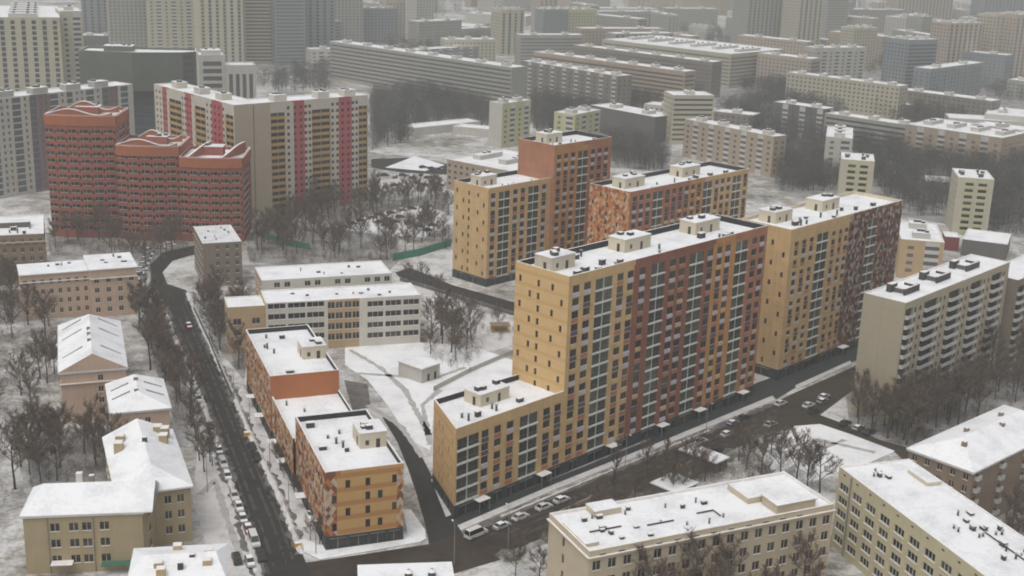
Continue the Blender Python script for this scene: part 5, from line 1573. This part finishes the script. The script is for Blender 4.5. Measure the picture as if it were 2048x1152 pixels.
woods('woods', [
    ([(-81.79, 712.95), (-106.13, 924.57), (-65.97, 948.16), (-19.20, 870.91), (-17.26, 796.86), (-49.66, 809.88), (-67.98, 732.10)], 330),
    ([(8.56, 939.59), (76.29, 956.20), (114.22, 926.12), (52.02, 853.18), (17.13, 775.55), (7.93, 782.96)], 260),
    ([(51.71, 691.82), (49.81, 755.29), (84.75, 745.05), (79.59, 668.46)], 90),
    ([(138.95, 895.32), (218.88, 1050.43), (255.02, 1029.08), (218.90, 846.64), (178.42, 714.77), (151.86, 709.96), (147.90, 841.97)], 420),
    ([(145.99, 694.17), (184.37, 715.85), (172.66, 645.04), (134.09, 632.57)], 130),
    ([(202.86, 767.81), (262.40, 835.36), (276.09, 717.27), (300.73, 736.92), (231.97, 556.95), (215.39, 554.61), (204.10, 582.21), (187.64, 590.12), (186.16, 647.26)], 560),
    ([(243.03, 931.11), (235.36, 995.20), (245.78, 1041.86), (323.97, 1016.93), (324.34, 890.60), (274.71, 854.22)], 260),
    ([(168.15, 1069.16), (192.93, 1145.99), (274.18, 1169.05), (258.28, 1060.65), (205.42, 1002.02)], 200),
    ([(60.52, 1297.88), (107.73, 1392.30), (169.62, 1139.37), (133.03, 930.55), (76.29, 956.20)], 180),
    ([(-207.63, 983.97), (-160.10, 1081.05), (-139.82, 943.28), (-172.84, 921.23)], 90),
    ([(-0.10, 1302.45), (57.13, 1493.65), (279.33, 1649.09), (235.83, 1381.94), (82.57, 1330.30)], 170),
    ([(293.63, 1256.15), (409.05, 1386.99), (526.03, 1326.56), (398.63, 993.12), (367.04, 1088.85)], 260),
    ([(-159.20, 1202.43), (-89.86, 1437.87), (-17.73, 1465.24), (-14.52, 1249.42), (-102.59, 1198.52)], 120),
    ([(-401.93, 931.31), (-383.54, 1129.57), (-328.09, 998.10), (-324.60, 952.27)], 80),
    ([(-225.51, 1449.06), (-29.00, 1764.91), (508.50, 2010.27), (680.25, 1730.16), (846.18, 2164.42), (467.88, 2680.82), (-275.40, 2082.35)], 420),
], 5, 'dark bare woods standing between the far housing slabs')

for nm, areas, lab in (
    ('undergrowth', [([(-111.36, 508.43), (-92.93, 562.91), (-67.46, 588.36), (-31.72, 605.53), (-29.00, 557.45), (-49.82, 517.13), (-43.98, 477.50), (-46.36, 462.62), (-100.16, 466.47)], 800)], 'bare scrub filling the ground between the thicket trees behind the schools'),
    ('undergrowth', [([(-121.35, 392.24), (-120.25, 414.80), (-102.56, 364.42), (-82.42, 313.77), (-86.92, 308.16)], 80), ([(-108.23, 413.27), (-92.69, 418.03), (-79.47, 366.82), (-75.82, 340.97), (-88.44, 365.88)], 130)], 'bare brown scrub along both sides of the upper street'),
    ('undergrowth', [([(11.30, 253.29), (28.07, 271.06), (51.94, 295.16), (53.63, 285.50), (32.06, 263.61), (13.33, 247.87)], 150), ([(52.01, 291.24), (70.27, 301.99), (75.37, 278.78), (58.14, 276.07)], 60)], 'low brown roadside scrub between the slushy road and the stone building'),
    ('undergrowth', [([(97.98, 341.48), (116.91, 368.46), (159.20, 396.61), (179.27, 414.56), (154.66, 350.78), (123.18, 318.05), (105.86, 304.98), (94.68, 322.53)], 260)], 'bare scrub under the trees before the cream panel block'),
    ('undergrowth', [([(15.79, 228.94), (67.33, 242.80), (61.87, 209.93), (14.87, 207.04)], 110), ([(-120.66, 296.88), (-101.82, 303.46), (-90.02, 271.22), (-109.96, 268.28)], 90), ([(-170.34, 386.77), (-147.17, 389.36), (-113.03, 304.14), (-105.27, 255.73), (-114.10, 250.21)], 120), ([(-186.16, 425.17), (-162.89, 409.79), (-147.17, 389.36), (-168.30, 381.80)], 60)], 'bare brown scrub in the snowy yards at the picture edges'),
    ('undergrowth', [([(-190.16, 498.98), (-128.48, 491.88), (-131.28, 441.64), (-143.45, 464.47), (-177.33, 468.88)], 130), ([(-70.75, 616.96), (-34.15, 648.65), (-31.08, 594.19), (-63.37, 583.49)], 60), ([(-28.57, 425.56), (-1.98, 405.55), (-1.60, 379.72), (-18.60, 373.14), (-26.18, 392.19)], 60), ([(-28.23, 376.92), (-11.41, 388.64), (-8.77, 358.17), (-20.54, 354.82)], 60)], 'bare scrub round the feet of the middle-distance blocks')):
    woods(nm, areas, len(lab), lab, 2.2, 4.2, 70, .035, 'undergrowth', 'twig')

# ------------------------------------------------------------------ cars
def car_proto(name, col, van=False, snow=True):
    key = 'car_paint_' + name
    if key not in M:
        M[key] = plain(key, col, 0.35, 0.0, 0.06)
    L, W = (4.4, 1.78) if not van else (5.6, 2.0)
    body, glass = MB(), MB()
    if not van:
        prof = [(-L / 2, .35), (-L / 2, .85), (-L / 2 + .25, .95), (-1.2, 1.0), (1.0, .95), (L / 2 - .2, .78), (L / 2, .6), (L / 2, .32)]
        cab = [(-1.95, .96), (-1.35, 1.42), (.25, 1.45), (1.05, .95)]
    else:
        prof = [(-L / 2, .35), (-L / 2, 1.1), (1.7, 1.1), (L / 2 - .1, .95), (L / 2, .7), (L / 2, .35)]
        cab = [(-L / 2 + .02, 1.1), (-L / 2 + .12, 2.1), (1.1, 2.1), (1.85, 1.1)]
    def loft(b, pr, wb, wt, m, capm=None):
        zs = [p[1] for p in pr]; z0, z1 = min(zs), max(zs)
        def half(z): return wb + (wt - wb) * (z - z0) / (z1 - z0)
        n = len(pr)
        for i in range(n - 1 if False else n):
            p, q = pr[i], pr[(i + 1) % n]
            b.face([(p[0], -half(p[1]), p[1]), (q[0], -half(q[1]), q[1]), (q[0], half(q[1]), q[1]), (p[0], half(p[1]), p[1])], m)
        b.face([(p[0], -half(p[1]), p[1]) for p in pr], m)
        b.face([(p[0], half(p[1]), p[1]) for p in pr][::-1], m)
    loft(body, prof, W / 2, W / 2 - .06, key)
    t = thing('parked_car', 'car', 'car')
    body.build('body', t)
    loft(glass, cab, W / 2 - .1, W / 2 - .24, 'glass')
    glass.build('cabin_glass', t)
    rf = MB()
    c1, c2 = cab[1], cab[2]
    rf.box(c1[0] + .05, -W / 2 + .26, c1[1] - .02, c2[0] - .05, W / 2 - .26, c1[1] + .07, 'snow' if snow else key, None)
    for i, (a, c) in enumerate(((cab[0], cab[1]), (cab[2], cab[3]))):
        for s_ in (-1, 1):
            y0 = s_ * (W / 2 - .11); y1 = s_ * (W / 2 - .25)
            rf.tube((a[0], y0 if i == 0 else y1, a[1]), (c[0], y1 if i == 0 else y0, c[1]), .05, .05, key, 4)
    rf.build('roof', t)
    if snow and not van:
        hd = MB(); hd.face([(1.1, -.75, .965), (L / 2 - .25, -.7, .80), (L / 2 - .25, .7, .80), (1.1, .75, .965)], 'snow_rim'); hd.face([(-L / 2 + .05, -.75, .975), (-1.9, -.75, 1.0), (-1.9, .75, 1.0), (-L / 2 + .05, .75, .975)], 'snow_rim'); hd.build('snow_cover', t)
    wm, rm = MB(), MB()
    for k in range(10):
        a0, a1 = k * math.pi / 5, (k + 1) * math.pi / 5
        p0, p1 = (.33 * math.cos(a0), .33 * math.sin(a0)), (.33 * math.cos(a1), .33 * math.sin(a1))
        wm.face([(p0[0], -.1, p0[1]), (p1[0], -.1, p1[1]), (p1[0], .1, p1[1]), (p0[0], .1, p0[1])], 'tyre')
        wm.face([(0, -.1, 0), (p1[0], -.1, p1[1]), (p0[0], -.1, p0[1])], 'tyre'); wm.face([(0, .1, 0), (p0[0], .1, p0[1]), (p1[0], .1, p1[1])], 'tyre')
        q0, q1 = (p0[0] * .62, p0[1] * .62), (p1[0] * .62, p1[1] * .62)
        for y_ in (-.112, .112): rm.face([(0, y_, 0), (q1[0], y_, q1[1]), (q0[0], y_, q0[1])], 'metal')
    wme, rme = wm.mesh('wheel'), rm.mesh('rim')
    for sx in (-1, 1):
        for sy in (-1, 1):
            wo_ = link('wheel', wme, t, (sx * L * .3, sy * (W / 2 - .08), .33))
            link('rim', rme, wo_)
    return t
CARP = {}
CCOL = {'white': (c4(.62, .62, .60), False), 'silver': (c4(.36, .37, .38), True), 'dark': (c4(.03, .032, .035), False), 'grey': (c4(.14, .145, .15), True),
        'red': (c4(.28, .03, .03), True), 'blue': (c4(.05, .08, .16), True), 'snowy': (c4(.5, .5, .5), True)}
def car(x, y, ang, kind, label, group=None, van=False):
    k = (kind, van)
    if k not in CARP:
        c, sn = CCOL[kind]
        CARP[k] = t = car_proto(kind + ('_van' if van else ''), c, van, sn)
    else:
        t = copy_tree(CARP[k])
    t.location = (x, y, .03)
    t.rotation_euler = (0, 0, R(ang))
    t['label'] = label
    if group:
        t['group'] = group
    elif 'group' in t:
        del t['group']
    if van: t.name = 'parked_van'
    return t
S = -69.0
g1 = 'cars parked along the left street'
for (p, k, lab) in (((-84.61, 323.73), 'snowy', 'snow-capped car parked highest on the street edge by the hipped house'),
                    ((-76.80, 304.66), 'dark', 'dark car parked below the snow-capped one on the left street'),
                    ((-71.23, 290.10), 'grey', 'grey car parked on the left street under a bare tree'),
                    ((-68.40, 282.57), 'white', 'white car parked on the left street beside the verge trees'),
                    ((-65.87, 275.63), 'silver', 'silver car parked on the left street above two white ones'),
                    ((-61.91, 265.15), 'white', 'upper of two white cars parked beside the ochre house'),
                    ((-59.70, 259.69), 'snowy', 'lower of two whitish cars parked beside the ochre house'),
                    ((-57.57, 253.94), 'grey', 'grey car parked above the white van'),
                    ((-55.35, 249.12), 'red', 'snow-topped red car parked just above the white van')):
    car(p[0], p[1], S, k, lab, g1)
p = (-53.11, 244.01); car(p[0], p[1], S, 'white', 'white box van parked on the street at the bottom left', None, True)
p = (-50.34, 237.61); car(p[0], p[1], S, 'dark', 'black car parked in front of the white box van')
p = (-55.00, 236.00); car(p[0], p[1], S, 'dark', 'black car parked on the snow at the bottom edge')
p = (-52.08, 234.94); car(p[0], p[1], S, 'silver', 'silver car parked between two black ones at the bottom edge')
p = (-103.11, 386.38); car(p[0], p[1], -65, 'red', 'red-tailed car driving up the far end of the left street')
p = (-63.50, 292.91); car(p[0], p[1], S, 'dark', 'dark car standing at the right kerb of the left street')
p = (-61.17, 287.01); car(p[0], p[1], S, 'dark', 'second dark car behind the one at the right kerb of the street')
A = 45.5
p = (-6.01, 250.62); car(p[0], p[1], A, 'white', 'white van parked at the junction before the low yellow wing', None, True)
for (p, k, lab) in (((-0.40, 254.81), 'silver', 'snowy silver car parked behind the white van'), ((3.68, 259.49), 'white', 'white car with dark windows parked on the road before the low wing'),
                    ((9.04, 264.92), 'white', 'white hatchback parked third ahead of the white van'), ((13.16, 268.85), 'snowy', 'snow-covered car parked last in the row ahead of the white van'),
                    ((50.41, 306.42), 'white', 'white car alone on the road before the maroon front'), ((58.13, 311.73), 'silver', 'silver car on the road near the snowy square'),
                    ((76.91, 335.65), 'white', 'bright white car at the far end of the tallest block'), ((71.12, 319.74), 'white', 'white car turning beside the snowy square'),
                    ((64.49, 323.77), 'dark', 'dark car beside the pavement before the terracotta front'), ((60.95, 319.55), 'blue', 'blue-black car next to the dark one before the terracotta front'),
                    ((84.64, 334.84), 'white', 'white car in the middle of the junction by the cream panel block'), ((89.38, 338.34), 'grey', 'grey car at the junction by the cream panel block'),
                    ((90.63, 341.97), 'silver', 'silver car behind the grey one at the junction'), ((85.22, 330.39), 'dark', 'black car on the near side of the junction'),
                    ((91.90, 322.29), 'dark', 'black car beside the trees before the cream panel block'), ((94.61, 319.02), 'grey', 'grey car in the side road before the cream panel block'),
                    ((96.92, 316.46), 'dark', 'dark car further along the side road by the snowy square'), ((53.61, 300.59), 'dark', 'black car on the slushy road below the maroon front')):
    car(p[0], p[1], A, k, lab)
rg = random.Random(77)
g2 = 'snow-dusted cars in the car park beyond the thicket'
for (px, py_) in ((-75.90, 520.46), (-73.02, 527.16), (-69.95, 533.11), (-66.82, 539.19), (-63.18, 545.46), (-59.90, 551.80), (-55.37, 555.46), (-51.05, 562.17), (-46.83, 565.89), (-42.10, 569.72), (-58.35, 537.60), (-55.07, 543.78), (-50.65, 548.30), (-55.20, 532.49), (-45.30, 537.64), (-40.91, 531.80), (-36.62, 526.08), (-51.91, 538.55), (-35.13, 535.40)):
    car(px, py_, rg.choice((10, 40, 46)), rg.choice(('dark', 'grey', 'silver', 'dark')), 'dark snow-dusted car in the car park beyond the thicket', g2)
g3 = 'cars in the farther car park by the striped block'
for (px, py_) in ((-70.54, 639.70), (-67.02, 640.31), (-61.48, 636.08), (-57.93, 641.88), (-52.32, 636.36), (-48.80, 643.47), (-44.77, 637.66), (-41.83, 639.46), (-48.71, 623.11), (-44.40, 618.93), (-41.29, 624.36), (-37.51, 620.08), (-59.55, 616.40), (-63.91, 610.86), (-49.43, 665.02), (-45.03, 663.02), (-40.66, 661.04)):
    car(px, py_, rg.choice((10, 40, 80)), rg.choice(('dark', 'grey', 'silver', 'blue')), 'dark car in the farther car park beside the striped block', g3)
g4 = 'snowed-in cars by the street bend'
for (px, py_) in ((-140.31, 470.81), (-139.22, 464.29), (-137.95, 457.26), (-136.72, 450.43), (-135.53, 443.78), (-141.43, 477.49), (-138.53, 482.54), (-136.14, 486.81)):
    car(px, py_, 8, rg.choice(('snowy', 'grey', 'silver')), 'snowed-in car in the row at the street bend below the red towers', g4)

# ------------------------------------------------------------------ street furniture and fences
def lamp(x, y, label, rz=0.0, h=9.0):
    t = thing('street_lamp', label, 'street lamp', (x, y, 0), rz)
    b = MB(); b.tube((0, 0, 0), (0, 0, h), .11, .06, 'metal', 6); b.tube((0, 0, h), (1.6, 0, h + .35), .05, .04, 'metal', 5); b.build('pole', t)
    b = MB(); b.box(1.4, -.16, h + .28, 2.2, .16, h + .42, 'metal', 'snow_rim'); b.build('lamp_head', t)
for i, q in enumerate(((-107.52, 410.45), (-93.63, 374.87), (-66.47, 304.23), (-56.53, 279.49), (-48.28, 258.81))):
    lamp(q[0], q[1], ('street lamp by the snow-capped fence at the far end of the left street', 'street lamp at the middle of the snow-capped street fence', 'street lamp by the yellow bin on the right kerb', 'street lamp on the right kerb beside the low orange roof', 'street lamp on the right kerb before the corner bin')[i], 2.8)
for p, lab, rz in (((-10.11, 237.43), 'street lamp on the near kerb opposite the low yellow wing', 1.9), ((1.04, 245.86), 'street lamp on the near kerb opposite the row of white cars', 1.9),
                   ((29.46, 289.40), 'street lamp on the pavement before the maroon front', -1.2), ((52.70, 312.61), 'street lamp on the pavement before the terracotta front', -1.2),
                   ((-39.28, 240.12), 'street lamp at the corner before the orange block', 2.6), ((-75.25, 325.35), 'street lamp on the verge by the orange block wing', 2.9),
                   ((-68.67, 267.52), 'street lamp on the snow beside the ochre house', -.3)):
    lamp(p[0], p[1], lab, rz)

def fence(pts, label, h=1.8, m='fence_grey', cap=True, step=3.0):
    p0 = pts[0]
    t = thing('fence', label, 'fence', (p0[0], p0[1], 0))
    posts, panel = MB(), MB()
    for a, c in zip(pts, pts[1:]):
        L = math.hypot(c[0] - a[0], c[1] - a[1])
        ux, uy = (c[0] - a[0]) / L, (c[1] - a[1]) / L
        n = max(1, int(L / step))
        for i in range(n):
            x, y = a[0] + ux * L * i / n - p0[0], a[1] + uy * L * i / n - p0[1]
            x2, y2 = a[0] + ux * L * (i + 1) / n - p0[0], a[1] + uy * L * (i + 1) / n - p0[1]
            q = .04
            panel.prism([(x + uy * q, y - ux * q), (x2 + uy * q, y2 - ux * q), (x2 - uy * q, y2 + ux * q), (x - uy * q, y + ux * q)], .1, h, m, 'snow_rim' if cap else m)
    panel.build('fence_panel', t)
    for a, c in zip(pts, pts[1:]):
        L = math.hypot(c[0] - a[0], c[1] - a[1])
        n = max(1, int(L / 12))
        for i in range(n + 1):
            x, y = a[0] + (c[0] - a[0]) * i / n - p0[0], a[1] + (c[1] - a[1]) * i / n - p0[1]
            pb = MB(); pb.box(x - .12, y - .12, 0, x + .12, y + .12, h + .25, 'metal', 'snow_rim'); pb.build('post', t)
def hoarding(pts, label):
    fence(pts, label, 2.0, 'far_dark', True)
hoarding([(-105.86, 403.82), (-92.51, 370.17), (-85.20, 350.54), (-75.52, 325.33)], 'dark snow-capped fence along the right side of the street')
fence([(-46.72, 475.65), (-36.74, 484.54), (-25.46, 501.93)], 'green mesh fence running left from the yellow stepped block', 3.0, 'fence_green', False)
fence([(-107.28, 510.73), (-94.14, 495.79), (-80.77, 487.99)], 'green mesh fence among the trees below the striped block', 2.6, 'fence_green', False)
fence([(-21.12, 337.38), (-11.57, 353.55), (0.85, 371.38)], 'pale sports-court fence in the schoolyard beside the tallest block', 1.5, 'far_pale', False)
fence([(-52.88, 385.19), (-28.43, 396.15)], 'low grey wall under the white school', 1.0, 'taupe')
fence([(-41.22, 448.15), (-21.88, 431.24), (1.00, 410.33)], 'dark snow-capped wall along the back lane', 1.4, 'far_dark')
fence([(10.31, 259.49), (19.81, 269.63)], 'snow-topped low wall by the road above the stone building', 1.2, 'far_tan')
fence([(40.99, 287.39), (49.86, 295.60)], 'snow-topped low wall by the road below the maroon front', 1.2, 'far_tan')
def hut(name, label, cat, rc, wall, hz):
    b = Building(name, label, cat, rc)
    b.wing(rect(0, 0, rc[3], rc[4]), hz, {0: [(rc[3] * .3, rc[3] * .3 + 1.0, [(0.05, 2.0, 'slot')], None)]}, wall, parapet=0.0)
    b.done()
p = (51.45, 287.36); hut('garage', 'dark garage with a snow-covered roof by the snowy square', 'garage', (p[0], p[1], 46., 5.0, 11.0, 2.8), 'far_dark', 2.8)
p = (39.55, 269.31); hut('shed', 'shed with a snow-covered roof behind the stone building', 'shed', (p[0], p[1], 46., 8.0, 7.0, 3.0), 'far_dark', 3.0)
def bin_box(p, label):
    t = thing('grit_bin', label, 'bin', (p[0], p[1], .02), R(21))
    b = MB(); b.box(-.7, -.5, 0, .7, .5, 1.0, 'sign_yellow'); b.build('body', t)
    b = MB(); b.box(-.75, -.55, 1.003, .75, .55, 1.12, 'sign_yellow', 'snow_rim'); b.build('lid', t)
bin_box((-66.55, 300.93), 'yellow bin at the right kerb of the street beside the dark cars')
bin_box((-43.54, 242.90), 'yellow bin at the street corner before the orange block')

# ------------------------------------------------------------------ winter haze over the whole city
hz = NT('haze')
nt = hz.t
nt.nodes.remove(hz.b)
pv = nt.nodes.new("ShaderNodeVolumePrincipled")
pv.inputs['Color'].default_value = (0.70, 0.725, 0.705, 1.0)
pv.inputs['Density'].default_value = 0.00034
pv.inputs['Anisotropy'].default_value = 0.0
mo = [n for n in nt.nodes if n.type == 'OUTPUT_MATERIAL'][0]
nt.links.new(pv.outputs[0], mo.inputs['Volume'])
M['haze'] = hz.m
hb = MB()
hb.box(-9500, -500, -1.0, 9500, 9500, 140.0, 'haze')
ho = hb.build('haze')
ho['kind'] = 'stuff'
